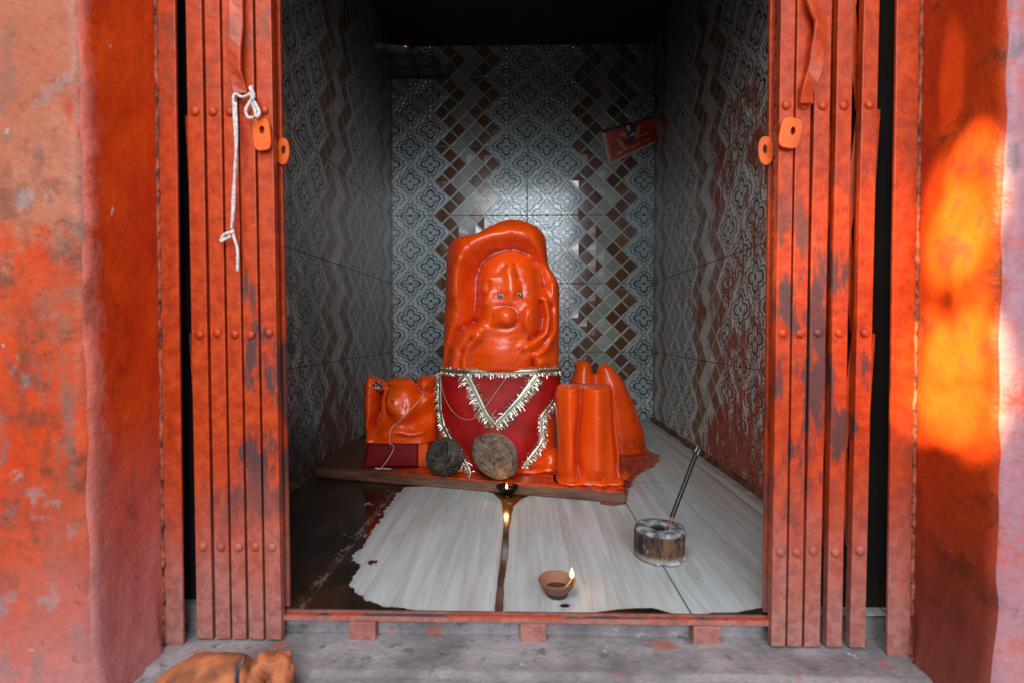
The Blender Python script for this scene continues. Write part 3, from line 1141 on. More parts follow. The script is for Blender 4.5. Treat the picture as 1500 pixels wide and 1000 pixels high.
# bottom rail with its short feet
x0, x1 = at_y(413, 905, .785)[0], at_y(1128, 905, .785)[0]
rail = thing('gate_rail', ((x0 + x1) / 2, .785, ZG), 'long flat orange iron rail lying across the doorway sill', 'rail')
bm = bmesh.new()
box(bm, (x0, .774, -.0105), (x1, .7915, -.0020), .0012)
from_bm('rail_bar', bm, 'gate', rail)
bm = bmesh.new()
box(bm, (x0, .7735, -.0020), (x1, .7775, .0002), .0006)
from_bm('rail_lip', bm, 'worn_steel', rail)
for pa, pb in ((511, 550), (762, 800), (1016, 1056)):
    xa, xb = at_y(pa, 925, .772)[0], at_y(pb, 925, .772)[0]
    bm = bmesh.new(); box(bm, (xa, .772, ZG - .003), (xb, .790, -.0108), .002)
    from_bm('foot', bm, 'gate', rail)

# white string tied to the left handle
sy = YG - .014
st = lambda L, dy=0: [at_y(a, b, sy + dy) for a, b in L]
root = thing('cotton_string', at_y(345, 395, sy), 'white cotton string knotted on gate handle and hanging down the bars', 'string')
tube('hanging_strand', smooth_path(st([(368, 136), (356, 142), (343, 139), (343, 165), (345, 195), (346, 235), (342, 280), (341, 310), (340, 330), (343, 348), (348, 366), (348, 398)]), 8), .0022, 'string', root)
tube('hanging_strand', smooth_path(st([(345, 150), (347, 200), (344, 250), (343, 300), (339, 335)], -.002), 8), .0020, 'string', root)
tube('loop', smooth_path(st([(366, 128), (372, 140), (366, 150), (360, 162), (364, 172), (372, 172)], -.003), 8), .0024, 'string', root)
tube('loop', smooth_path(st([(368, 126), (369, 142), (374, 152), (380, 164), (376, 171), (373, 160), (369, 148)], -.001), 8), .0024, 'string', root)
tube('knot', smooth_path(st([(342, 340), (334, 341), (327, 345), (324, 353), (330, 350), (338, 346)], -.001), 6), .0024, 'string', root)

# --------------------------------------------------------------- shrine slab
sl = [at_z(440, 703, 0)[:2] * 1.0, at_z(916, 739, 0)[:2], (.30, 1.66), (-.61, 1.88)]
sl[0] = np.array([-.60, 1.505])
bm = bmesh.new()
bv = [bm.verts.new((p[0], p[1], z)) for z in (0.0003, .030) for p in sl]
for f in ((3, 2, 1, 0), (4, 5, 6, 7), (0, 1, 5, 4), (1, 2, 6, 5), (2, 3, 7, 6), (3, 0, 4, 7)):
    bm.faces.new([bv[i] for i in f])
bmesh.ops.bevel(bm, geom=list(bm.edges), offset=.004, segments=2, affect='EDGES')
bmesh.ops.triangulate(bm, faces=[f for f in bm.faces if len(f.verts) > 4])
slab = from_bm('stone_plinth', bm, 'slab')
tag(slab, 'low brown stone plinth smeared with orange paint under the idols', 'plinth')
ZS = .030


# ------------------------------------------------------------- main idol
class Loft:
    """Stone figure: silhouette in photo rows turned to metres at depth Yo, boxy round section, front relief."""

    def __init__(self, left, right, Yo, ry, n=3.0, zbase=ZS, top_soft=.10):
        self.Yo, self.ry, self.n = Yo, ry, n
        self.ly, self.lx = zip(*left)
        self.rY, self.rx = zip(*right)
        self.top, self.bot = min(self.ly), max(self.ly)
        self.top_soft = top_soft
        self.zbase = zbase

    def row(self, py):
        xl, xr = np.interp(py, self.ly, self.lx), np.interp(py, self.rY, self.rx)
        A, B = at_y(xl, py, self.Yo + self.ry * .35), at_y(xr, py, self.Yo + self.ry * .35)
        t = (self.bot - py) / (self.bot - self.top)
        k = math.sqrt(max(0.0, 1 - max(0, (t - (1 - self.top_soft)) / self.top_soft) ** 2))
        return (A[0] + B[0]) / 2, (B[0] - A[0]) / 2, self.ry * (.15 + .85 * k), A[2]

    def front(self, px, py, grow=0.0, relief=None):
        cx, hx, ry, z = self.row(py)
        x = at_y(px, py, self.Yo + self.ry * .35)[0]
        q = min(.995, abs((x - cx) / (hx + grow)))
        y = self.Yo + self.ry - (ry + grow) * (1 - q ** self.n) ** (1 / self.n)
        if relief is not None:
            y -= relief(px, py) * max(0, 1 - q ** 8)
        return np.array([x, y, z])


mi_left = [(317.5, 744), (320, 735), (325, 724), (331, 713), (337, 703), (342, 695), (346, 686), (347.5, 670), (350, 662), (354, 658), (361, 654), (375, 651), (420, 650), (480, 648), (540, 645), (600, 644), (650, 640), (685, 634), (700, 632)]
mi_right = [(317.5, 748), (319, 762), (322, 772), (327, 782), (332, 790), (340, 797), (350, 801), (372, 802.5), (384, 804), (392, 807), (400, 812), (408, 817), (417, 820), (425, 821), (470, 821), (540, 820), (600, 816), (650, 816), (690, 820), (700, 822)]
main = Loft(mi_left, mi_right, 1.465, .095, 3.2, top_soft=.12)


def seg_d(px, py, path):
    d = 1e9
    for (ax, ay), (bx, by) in zip(path[:-1], path[1:]):
        ex, ey = bx - ax, by - ay
        t = max(0, min(1, ((px - ax) * ex + (py - ay) * ey) / (ex * ex + ey * ey)))
        d = min(d, math.hypot(px - ax - t * ex, py - ay - t * ey))
    return d


gs = lambda d, w: math.exp(-(d / w) ** 2)
Zm = lambda pts: [(620 + a / 4.0, 310 + b / 4.0) for a, b in pts]
HOOD = Zm([(165, 470), (190, 330), (260, 230), (380, 165), (520, 135), (640, 165), (715, 260)])
HOOD_L = Zm([(240, 300), (210, 420), (205, 560), (165, 680), (140, 760)])
HOODGROOVE = Zm([(300, 640), (318, 520), (312, 400), (345, 300), (430, 240), (520, 222), (620, 250), (680, 320), (705, 420)])
ARM_L = Zm([(350, 690), (270, 720), (205, 800), (185, 900)])
ARM_L2 = Zm([(330, 735), (275, 790), (250, 860), (250, 910)])
GR_L = Zm([(300, 650), (210, 700), (150, 790), (125, 900)])
ARM_R = Zm([(710, 530), (735, 620), (715, 710), (640, 760), (600, 790)])
ARM_R2 = Zm([(770, 430), (785, 560), (775, 700), (700, 800), (640, 830)])
GR_R = Zm([(690, 540), (700, 620), (690, 700), (630, 745)])
GR_R2 = Zm([(755, 560), (760, 690), (700, 780), (640, 820), (640, 900)])
CHEEK = Zm([(365, 470), (372, 410), (425, 405), (405, 480), (375, 545)])
NOSE = Zm([(508, 350), (513, 430), (516, 520)])
BROWS = Zm([(455, 490), (480, 390), (508, 345), (545, 390), (575, 480)])


def relief_main(px, py):
    zx, zy = (px - 620) * 4, (py - 310) * 4
    h = 0.0
    h += .020 * gs(seg_d(px, py, HOOD), 17) + .012 * gs(seg_d(px, py, HOOD_L), 13)
    h -= .015 * gs(seg_d(px, py, HOODGROOVE), 10)
    # face: raised oval
    e = ((zx - 505) / 160) ** 2 + ((zy - 480) / 215) ** 2
    h += .013 / (1 + math.exp((e - 1) * 4.0))
    # forehead wedge and nose
    t = (zy - 335) / 190
    if -.25 < t < 1.15:
        half = 18 + 52 * max(0, min(1, t))
        h += .0070 / (1 + math.exp((abs(zx - 512) / half - .85) * 9)) * min(1, max(0, (t + .25) * 4)) * min(1, max(0, (1.15 - t) * 2.6))
    h += .0035 * gs(seg_d(px, py, NOSE), 1.9)
    h -= .0035 * gs(math.hypot(zx - 463, zy - 503), 34) + .0035 * gs(math.hypot(zx - 562, zy - 498), 34)
    # muzzle
    dm = math.hypot((zx - 487) / 46, (zy - 622) / 46)
    h += .0085 / (1 + math.exp((dm - .95) * 7)) + .003 * gs(math.hypot(zx - 487, zy - 612), 22)
    h -= .0042 * gs(dm - 1.40, .26)
    h += .0065 * gs(seg_d(px, py, CHEEK), 4.2) - .003 * gs(math.hypot(zx - 392, zy - 455), 22)
    # left arm and chest
    h += .013 * gs(seg_d(px, py, ARM_L), 9) + .008 * gs(seg_d(px, py, ARM_L2), 5) - .010 * gs(seg_d(px, py, GR_L), 6)
    h += .012 * gs(math.hypot((zx - 450) / 170, (zy - 800) / 175), 1.0)
    # raised right arm and its hand
    h += .015 * gs(seg_d(px, py, ARM_R2), 9) + .010 * gs(seg_d(px, py, ARM_R), 6) - .011 * gs(seg_d(px, py, GR_R), 5) - .009 * gs(seg_d(px, py, GR_R2), 5)
    hd = math.hypot((zx - 632) / 46, (zy - 640) / 80)
    h += .013 / (1 + math.exp((hd - 1) * 7)) + .003 * gs(abs(zx - 634) / 10, 1.0) * gs((zy - 640) / 45, 1.0)
    # left ear lump, small lump on right at the waist
    h += .010 * gs(math.hypot((zx - 190) / 60, (zy - 165) / 36), 1.0) + .012 * gs(math.hypot((zx - 695) / 50, (zy - 880) / 35), 1.0)
    h += .00016 * (min(py, 470) - 400) * gs(math.hypot((zx - 505) / 190, (zy - 500) / 260), 1) + .00018 * max(0, py - 480) * gs(math.hypot((zx - 450) / 190, (zy - 800) / 130), 1)
    # brush dabs
    h += .0010 * mnoise.fractal(Vector((px * .10, py * .10, 3)), 1.0, 2.0, 3) + .0007 * mnoise.fractal(Vector((px * .25, py * .25, 6)), 1.0, 2.0, 2) * gs(math.hypot((zx - 500) / 240, (zy - 560) / 420), 1)
    # below the waist: rounded knees
    if py > 540:
        h *= max(0, 1 - (py - 540) / 14)
    return h * 1.9


def build_loft(L, name, mat, parent, relief, rows=190, cols=200, low_flare=None):
    pys = L.bot - (L.bot - L.top) * (np.linspace(0, 1, rows))
    pys = np.concatenate([pys[:-8], L.top + (pys[-9] - L.top) * (1 - np.linspace(0, 1, 22)[1:]) ** 1.7])
    V_, F_ = [], []
    for py in pys:
        cx, hx, ry, z = L.row(py)
        for k in range(cols):
            t = 2 * PI * k / cols
            c, s_ = math.cos(t), math.sin(t)
            x = cx + hx * math.copysign(abs(c) ** (2 / L.n), c)
            yy = ry * math.copysign(abs(s_) ** (2 / L.n), s_)
            y = L.Yo + L.ry - yy          # s_ > 0 faces the camera
            if s_ > 0 and relief is not None:
                px, _ = to_px((x, L.Yo + L.ry * .35, z))
                q = abs((x - cx) / (hx + 1e-9))
                y -= relief(px, py) * max(0, 1 - q ** 8)
            V_.append((x, y, z))
    R_ = len(pys)
    for i in range(R_ - 1):
        for k in range(cols):
            k2 = (k + 1) % cols
            F_.append((i * cols + k2, i * cols + k, (i + 1) * cols + k, (i + 1) * cols + k2))
    F_.append(tuple(range(cols)))
    F_.append(tuple((R_ - 1) * cols + k for k in range(cols - 1, -1, -1)))
    # press the base onto the plinth
    z0 = min(v[2] for v in V_)
    V_ = [(x, y, max(z, L.zbase + .0004) if i >= cols else L.zbase + .0004) for i, (x, y, z) in enumerate(V_)]
    return mesh_obj(name, V_, F_, mat, parent, True)


c0 = at_y(735, 697, 1.5)
idol = thing('painted_idol', (c0[0], 1.55, ZS), 'tallest orange painted stone idol with carved face, wearing the red skirt', 'idol')
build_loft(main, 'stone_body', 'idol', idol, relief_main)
# spreading paint at the foot of both flanks
for lumps in ((((798, 694, 1.50), (.055, .055, .016)), ((775, 696, 1.47), (.05, .04, .012)), ((806, 672, 1.51), (.032, .045, .045))), (((668, 697, 1.48), (.05, .04, .012)),)):
    bm = bmesh.new()
    for (px_, py_, Y_), r in lumps:
        c = at_y(px_, py_, Y_); c[2] = ZS + r[2] * .4
        blob_bm(bm, c, r)
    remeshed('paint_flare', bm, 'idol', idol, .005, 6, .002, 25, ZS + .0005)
# eyes
for zx, zy in ((463, 503), (562, 498)):
    c = main.front(620 + zx / 4, 310 + zy / 4, 0, relief_main)
    bm = bmesh.new()
    bmesh.ops.create_uvsphere(bm, u_segments=20, v_segments=12, radius=1, matrix=Matrix.Translation(Vector(c)) @ Matrix.Rotation(.06 if zx > 500 else -.06, 4, 'Y') @ Matrix.Diagonal((.0108, .0030, .0080, 1)))
    eye = from_bm('eye', bm, 'eye_rim', idol, True)
    bm = bmesh.new()
    bmesh.ops.create_uvsphere(bm, u_segments=20, v_segments=12, radius=1, matrix=Matrix.Translation(Vector(c) + Vector((0, -.0012, 0))) @ Matrix.Diagonal((.0082, .0028, .0058, 1)))
    wh = from_bm('eye_white', bm, 'eye_white', None, True); wh.parent = eye;
    bm = bmesh.new()
    bmesh.ops.create_uvsphere(bm, u_segments=14, v_segments=8, radius=1, matrix=Matrix.Translation(Vector(c) + Vector((0, -.0034, 0))) @ Matrix.Diagonal((.0034, .0013, .0040, 1)))
    pu = from_bm('pupil', bm, 'eye_black', None, True); pu.parent = eye;
# small dark fleck on the hood
c = main.front(748, 367, 0, relief_main)
bm = bmesh.new(); blob_bm(bm, c, (.0035, .0022, .0030), None, 2)
from_bm('paint_fleck', bm, 'eye_rim', idol, True)

# ------------------------------------------------------------- red skirt
cl_l = [(541, 646), (600, 644), (615, 646), (640, 664), (665, 682), (690, 692), (697, 694)]
cl_r = [(541, 820), (575, 818), (590, 812), (612, 800), (635, 793), (660, 783), (690, 765), (697, 760)]


def cloth_pt(s, py, lift=0.0):
    xl, xr = np.interp(py, *zip(*cl_l)), np.interp(py, *zip(*cl_r))
    px = xl + (xr - xl) * s
    p = main.front(px, py, .006, None)
    t = (py - 541) / 156
    fold = .0042 * math.sin(s * 15 + 2 * t) * t + .006 * gs((s - .5) / .25, 1) * t + .0035 * mnoise.noise(Vector((s * 5, t * 5, 1))) * (t + .15)
    p[1] -= max(.0, fold) + .005 + lift
    if py > 560:
        p[1] -= .012 * min(1, (py - 560) / 80) * math.sin(PI * max(0, min(1, s)))
    return p


def cloth_at(px, py, lift=0.0):
    xl, xr = np.interp(py, *zip(*cl_l)), np.interp(py, *zip(*cl_r))
    return cloth_pt((px - xl) / (xr - xl), py, lift)


skirt = thing('red_skirt', cloth_pt(.5, 695), 'crimson satin skirt edged with silver tinsel, wrapped around the tallest idol', 'cloth')
nu, nv = 70, 60
V_ = [cloth_pt(i / (nu - 1), 541 + 156 * j / (nv - 1)) for j in range(nv) for i in range(nu)]
for v in V_:
    v[2] = max(v[2], ZS + .001)
F_ = [(j * nu + i, (j + 1) * nu + i, (j + 1) * nu + i + 1, j * nu + i + 1) for j in range(nv - 1) for i in range(nu - 1)]
so = mesh_obj('satin_panel', V_, F_, 'red_cloth', skirt, True)
md = so.modifiers.new('s', 'SOLIDIFY'); md.thickness = .0015; md.offset = 0
# cloth tails pulled back round the sides
for s_ in (0, 1):
    V_ = []
    for j in range(24):
        py = 541 + 36 * j / 23 if s_ else 541 + 62 * j / 23
        a = cloth_pt(s_, py)
        cx, hx, ry, z = main.row(py)
        for k in range(8):
            t = k / 7
            V_.append((a[0] + (cx + (hx + .008) * (1 if s_ else -1) - a[0]) * min(1, t * 2), a[1] + t * .10, a[2]))
    F_ = [(j * 8 + i, (j + 1) * 8 + i, (j + 1) * 8 + i + 1, j * 8 + i + 1) for j in range(23) for i in range(7)]
    o = mesh_obj('side_panel', V_, F_, 'red_cloth', skirt, True)
    md = o.modifiers.new('s', 'SOLIDIFY'); md.thickness = .0015; md.offset = 0


def trim(path, width, fringe, sides, dens, jit=1.0, wave=0.0, lift=.004):
    """Metallic braid with tinsel bristles along a photo-plane path lying on the cloth."""
    P2 = []
    for (a, b), (c, d) in zip(path[:-1], path[1:]):
        n = max(2, int(math.hypot(c - a, d - b) / 2.2))
        P2 += [(a + (c - a) * t / n, b + (d - b) * t / n) for t in range(n)]
    P2.append(path[-1])
    P = [cloth_at(x, y, lift) for x, y in P2]
    if wave:
        for i, p in enumerate(P):
            p[0] += wave * math.sin(i * .45); p[2] += wave * .6 * math.sin(i * .7 + 1)
    n = len(P)
    tang = [P[min(i + 1, n - 1)] - P[max(i - 1, 0)] for i in range(n)]
    tang = [t / np.linalg.norm(t) for t in tang]
    nor = np.array([0, -1.0, 0])
    side = [np.cross(t, nor) for t in tang]
    side = [s / np.linalg.norm(s) for s in side]
    V_, F_ = [], []
    prof = [(-.5, .0), (-.42, .0012), (-.15, .0014), (-.10, .0007), (.10, .0007), (.15, .0014), (.42, .0012), (.5, .0), (.5, -.001), (-.5, -.001)]
    m_ = len(prof)
    for i in range(n):
        for a, h in prof:
            V_.append(P[i] + side[i] * a * width + nor * h)
    for i in range(n - 1):
        for k in range(m_):
            k2 = (k + 1) % m_
            F_.append((i * m_ + k, i * m_ + k2, (i + 1) * m_ + k2, (i + 1) * m_ + k))
    tape = mesh_obj('tinsel_trim', V_, F_, 'tinsel', skirt)
    # olive core line
    v2, f2 = tube_data([p + nor * .0012 for p in P], .0008, 6)
    core = mesh_obj('core_thread', v2, f2, 'tape_green', None); core.parent = tape;
    # bristles
    V_, F_ = [], []
    L_ = sum(np.linalg.norm(P[i + 1] - P[i]) for i in range(n - 1))
    for q in range(int(L_ * dens)):
        i = random.randrange(n)
        sd = random.choice(sides)
        b0 = P[i] + side[i] * sd * width * random.uniform(.2, .5) + tang[i] * random.uniform(-.002, .002)
        ln = fringe * random.uniform(.35, 1.15) * (1.0 if random.random() < .85 else 1.4)
        dr = side[i] * sd + tang[i] * random.gauss(0, .35) * jit + nor * random.uniform(-.05, .75)
        dr /= np.linalg.norm(dr)
        wv = np.cross(dr, nor + np.array([random.uniform(-.9, .9), 0, random.uniform(-.9, .9)])); wv /= np.linalg.norm(wv) + 1e-9
        w = random.uniform(.00025, .0007)
        tip = b0 + dr * ln + np.array([0, 0, -.15 * ln])
        mid = b0 + dr * ln * .55
        k = len(V_)
        V_ += [b0 - wv * w, b0 + wv * w, mid + wv * w, mid - wv * w, tip + wv * w * .5, tip - wv * w * .5]
        F_ += [(k, k + 1, k + 2, k + 3), (k + 3, k + 2, k + 4, k + 5)]
    for v in V_: v[2] = max(v[2], ZS + .001)
    fr = mesh_obj('tinsel_fringe', V_, F_, 'tinsel', None)
    fr.parent = tape
    fr['kind'] = 'stuff'
    return tape


trim([(646, 542), (700, 543), (760, 543), (820, 541)], .0125, .009, (1, -1), 4200, .8)
trim([(686, 546), (700, 574), (714, 602), (727, 617)], .0135, .019, (1, 1, 1, -1), 3000)
trim([(727, 617), (742, 602), (762, 580), (786, 548)], .0135, .019, (1, 1, 1, -1), 3000)
trim([(644, 548), (645, 575), (646, 600), (652, 622), (664, 642), (678, 660), (688, 678), (693, 692)], .009, .012, (1, -1), 3600, 1.2)
trim([(814, 580), (803, 596), (793, 606), (793, 622), (795, 638), (786, 654), (773, 668), (764, 684), (760, 692)], .008, .013, (1, -1), 3800, 1.3, .0008)

# thin sacred thread across the skirt
def on_main(px, py, lift):
    return cloth_at(px, py, lift) if py > 543 else main.front(px, py, .0, relief_main) + np.array([0, -.003, 0])
root = thing('sacred_thread', on_main(690, 609, .006), 'thin pale thread looped across the red skirt of the tallest idol', 'thread')
pp = [(644, 546, .008), (648, 565, .008), (655, 583, .007), (664, 597, .006), (676, 607, .006), (690, 610, .006), (701, 605, .008), (708, 597, .014), (716, 588, .016), (730, 568, .010), (744, 549, .012)]
tube('thread_loop', smooth_path([on_main(a, b, l) for a, b, l in pp], 6), .0008, 'thread', root, 6)
pp2 = [(752, 530, 0), (762, 512, 0), (768, 500, 0), (772, 492, 0)]
tube('thread_end', smooth_path([on_main(a, b, l) for a, b, l in pp2], 5), .0006, 'thread', root, 6)

# ------------------------------------------------------------- coconuts
def coconut(name, px, py, wpx, hpx, Y, rot, mat, label, nf, pole):
    c = at_y(px, py, Y)
    k = Y / F
    rx, rz = wpx * k / 2, hpx * k / 2
    ry = min(rx, rz)
    root = thing(name, (c[0], c[1], ZS), label, 'coconut', 'husked coconuts before the idol')
    R = Matrix.Rotation(rot, 4, 'Y')
    bm = bmesh.new()
    bmesh.ops.create_icosphere(bm, subdivisions=5, radius=1)
    for v in bm.verts:
        n = v.co.normalized()
        r = 1 + .05 * mnoise.noise(n * 2.2 + Vector((px, 0, 0))) + .02 * mnoise.noise(n * 9)
        taper = 1 - .14 * max(0, n.z)
        q = Vector((n.x * rx * r * taper, n.y * ry * r * taper, n.z * rz * r))
        v.co = R @ q + Vector(c)
        v.co.z = max(v.co.z, ZS + .0008)
    from_bm('husk', bm, mat, root, True)
    V_, F_ = [], []
    pole = Vector(pole).normalized()
    e1 = pole.orthogonal().normalized(); e2 = pole.cross(e1)
    for i in range(nf):
        az = RNG.uniform(0, 2 * PI)
        a0 = RNG.uniform(.02, 2.3)
        L_ = RNG.uniform(.6, 1.5)
        tw = RNG.normal() * .22 + .5
        up = RNG.uniform(1.005, 1.07)
        pts = []
        for j in range(8):
            a = a0 + L_ * j / 7
            zz = az + tw * j / 7 + .22 * mnoise.noise(Vector((a * 1.6, math.cos(az) * 2, math.sin(az) * 2)))
            d = pole * math.cos(a) + (e1 * math.cos(zz) + e2 * math.sin(zz)) * math.sin(a)
            taper = 1 - .14 * max(0, d.z)
            uu = up + .03 * mnoise.noise(d * 5 + Vector((i, 0, 0))) + (.06 * (j / 7 - .6) if i % 9 == 0 and j > 4 else 0)
            q = R @ Vector((d.x * rx * taper * uu, d.y * ry * taper * uu, d.z * rz * uu)) + Vector(c)
            q.z = max(q.z, ZS + .001)
            pts.append(np.array(q))
        v_, f_ = tube_data(pts, RNG.uniform(.0005, .0012), 3, False)
        k0 = len(V_)
        V_ += v_; F_ += [tuple(k0 + a for a in f) for f in f_]
    o = mesh_obj('husk_fibres', V_, F_, mat + '_fibre', root)
    o['kind'] = 'stuff'
    return root


coconut('coconut', 726, 667, 72, 57, 1.385, .75, 'coco_lite', 'larger tan coconut with combed husk fibres, below the point of the red skirt', 900, (.9, -.45, -.2))
coconut('coconut', 652, 669, 52, 52, 1.418, .2, 'coco_dark', 'smaller blackish hairy coconut between the red block and the skirt', 700, (.15, -1, -.2))

# ------------------------------------------------------- left idol on a red block
Y1 = 1.50
root = thing('painted_idol', (at_y(580, 693, Y1)[0], Y1 + .05, ZS), 'small squat orange idol with one dot eye, on red wrapped block at left', 'idol')
A = lambda px, py, dy=0: Vector(at_y(px, py, Y1 + dy))
k1 = Y1 / F
left_loft = Loft([(549, 539), (551, 536), (555, 534), (562, 532), (590, 530), (620, 532), (646, 535)], [(549, 630), (551, 634), (555, 637), (562, 638), (590, 638), (620, 638), (646, 638)],
                 Y1 + .018, .05, 4.0, zbase=at_y(580, 646, Y1)[2] - .004, top_soft=.06)
sg = lambda v: 1 / (1 + math.exp(max(-60, min(60, v))))


def relief_left(px, py):
    h = 0.0
    d = math.hypot((px - 592) / 21, (py - 586) / 27)
    h += .030 * sg((d - 1) * 7)
    d = math.hypot((px - 581) / 12, (py - 592) / 15)
    h += .013 * sg((d - 1) * 6)
    h += .006 * gs(math.hypot(px - 586, py - 580), 7)
    h += .014 * gs(seg_d(px, py, [(541, 552), (540, 590), (541, 640)]), 9)
    h -= .036 * gs(seg_d(px, py, [(556, 572), (553, 588), (553, 604), (546, 622)]), 4.0)
    h -= .010 * gs(seg_d(px, py, [(568, 560), (566, 585), (572, 604)]), 5)
    h += .020 * gs(math.hypot((px - 626) / 13, (py - 560) / 12), 1)
    h -= .010 * gs(seg_d(px, py, [(612, 556), (616, 572), (640, 576)]), 4)
    lap = sg((626 - 6 * math.sin((px - 560) / 25) - py - (px - 590) * .10) / 4.0)
    h += .026 * lap * sg((536 + (640 - py) * .35 - px) / 2.0)
    h += .014 * gs(seg_d(px, py, [(628, 585), (606, 606), (572, 626)]), 12)
    h += .006 * gs(seg_d(px, py, [(588, 625), (606, 631), (625, 628)]), 4)
    h += .0008 * mnoise.fractal(Vector((px * .14, py * .14, 8)), 1.0, 2.0, 3)
    return h * 1.7 - .012


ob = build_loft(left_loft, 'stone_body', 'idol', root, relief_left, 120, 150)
zt, zm = at_y(580, 549, Y1)[2], at_y(580, 580, Y1)[2]
for v in ob.data.vertices:      # uneven skyline: shoulder, dip, head, right lump
    if v.co.z > zm:
        px, _ = to_px(v.co)
        cut = 9 * max(0, (539 - px) / 8) + 10 * gs(px - 567, 9) + 7 * gs(px - 590, 13) + 12 * gs(px - 609, 6) + 2.5 * gs(px - 627, 12) + 5 * max(0, (px - 541) / 12) * gs(px - 549, 12)
        v.co.z -= cut * k1 * (v.co.z - zm) / (zt - zm)
c = Vector(left_loft.front(585, 581, 0, relief_left))
bm = bmesh.new(); blob_bm(bm, c, (.0035, .0022, .004), None, 2); from_bm('eye', bm, 'eye_rim', root, True)
# block with red wrap on its face, orange flank
lo, hi = A(530, 693), A(614, 645)
bm = bmesh.new(); box(bm, (A(537, 690).x, Y1 + .004, ZS + .0005), (A(626, 690).x, Y1 + .11, hi.z), .005)
from_bm('pedestal', bm, 'idol', root)
bl = [A(530, 692), A(613, 692), A(613, 646), A(540, 645)]
V_ = []
for j in range(12):
    for i in range(16):
        s, t = i / 15, j / 11
        p = bl[0].lerp(bl[1], s).lerp(bl[3].lerp(bl[2], s), t)
        V_.append((p.x, Y1 - .003 + .0025 * mnoise.noise(Vector((s * 4, t * 3, 2))) - .003 * (1 - t), max(p.z, ZS + .001)))
F_ = [(j * 16 + i, j * 16 + i + 1, (j + 1) * 16 + i + 1, (j + 1) * 16 + i) for j in range(11) for i in range(15)]
o = mesh_obj('red_wrap', V_, F_, 'red_base', root, True)
md = o.modifiers.new('s', 'SOLIDIFY'); md.thickness = .003; md.offset = 1
# crumpled silver foil stuck on the left shoulder
V_ = []
for j in range(9):
    for i in range(9):
        s, t = i / 8 - .5, j / 8 - .5
        p = Vector(left_loft.front(552, 565, 0, relief_left)) + Vector((.004, -.006, .001))
        r = math.hypot(s, t)
        V_.append((p.x + s * .034 * (1 - .3 * abs(t)), p.y - .004 + .02 * r * r + .003 * random.uniform(-1, 1), p.z + t * .026 + .010 * s * -1))
F_ = [(j * 9 + i, j * 9 + i + 1, (j + 1) * 9 + i + 1, (j + 1) * 9 + i) for j in range(8) for i in range(8)]
mesh_obj('foil_patch', V_, F_, 'foil', root)
# white string over the left idol
r2 = thing('cotton_string', A(560, 690, -.02), 'thin white string draped over the squat left idol and its red block', 'string')
pts = []
for a, b in ((622, 566), (622, 573), (620, 580), (613, 590), (604, 599), (595, 609), (586, 617), (580, 623), (579, 632), (578, 643)):
    q = left_loft.front(a, b, 0, relief_left)
    pts.append((q[0], q[1] - .0035, q[2]))
for a, b, y_ in ((577, 655, -.0085), (570, 670, -.010), (562, 681, -.012), (557, 687, -.0135)):
    pts.append(tuple(A(a, b, y_)))
tube('string_strand', smooth_path([np.array(p) for p in pts], 6), .0011, 'string', r2, 6)
pts = [A(557, 687, -.015), A(551, 685, -.018), A(550, 690, -.020), A(557, 691, -.022), A(560, 686, -.016), A(566, 686, -.018), A(573, 689, -.02), A(570, 692, -.022), A(562, 690, -.02)]
pts = [(p[0], p[1], max(p[2], ZS + .0015)) for p in pts]
tube('string_loop', smooth_path([np.array(p) for p in pts], 6), .0011, 'string', r2, 6)

# ------------------------------------------------------------- right idols
Y2 = 1.355
k2 = Y2 / F
root = thing('painted_stone', (at_y(862, 712, Y2)[0], Y2 + .05, ZS), 'flat-topped orange stone of two fused columns, right of the tallest idol', 'stone')
A = lambda px, py, dy=0: Vector(at_y(px, py, Y2 + dy))
front_loft = Loft([(565, 823), (567, 819), (570, 817), (580, 814), (600, 815), (640, 818), (680, 819), (700, 818), (714, 812)],
                  [(565, 896), (567, 899), (570, 901), (580, 903), (600, 903), (630, 904), (660, 909), (690, 909), (714, 917)], Y2 - .012, .058, 3.4, zbase=ZS, top_soft=.035)


def relief_front(px, py):
    gx_ = 848 + 2.5 * math.sin(py / 22)
    fade = min(1, max(0, (708 - py) / 25))
    h = -.034 * gs(px - gx_, 5) * fade + .014 * gs(px - 832, 10) * fade + .024 * gs(px - 872, 14) * fade
    h -= .036 * gs(px - (897 + (py - 570) * .06), 3.0) * fade
    h += .006 * gs(math.hypot((px - 838) / 9, (py - 665) / 30), 1)
    h += .012 * gs((py - 712) / 9, 1)
    h += .0008 * mnoise.fractal(Vector((px * .1, py * .1, 5)), 1.0, 2.0, 3)
    return h


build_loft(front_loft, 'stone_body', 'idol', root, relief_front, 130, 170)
# worn pale edge along the flat top
for a, b, w in ((826, 838, .0035), (850, 862, .0018), (868, 880, .0022)):
    P_ = [front_loft.front(a + (b - a) * t, 567.6, 0, None) for t in np.linspace(0, 1, 6)]
    V_, F_ = tube_data([np.array([p[0], p[1] - .001 + random.uniform(-.001, .001), p[2] + random.uniform(-.0005, .0015)]) for p in P_], [w * .3, w, w * 1.1, w * .9, w, w * .2], 6)
    mesh_obj('chipped_edge', V_, F_, 'foil' if a == 826 else 'chip', root)
bm = bmesh.new()
for (px_, py_, Y_), r in (((898, 712, 1.37), (.030, .045, .012)), ((880, 716, 1.355), (.04, .03, .008)), ((906, 700, 1.43), (.03, .05, .014)), ((838, 714, 1.36), (.04, .035, .009))):
    c = at_y(px_, py_, Y_); c[2] = ZS + r[2] * .3
    blob_bm(bm, c, r)
remeshed('paint_flare', bm, 'idol', root, .0045, 5, .002, 30, ZS + .0005)

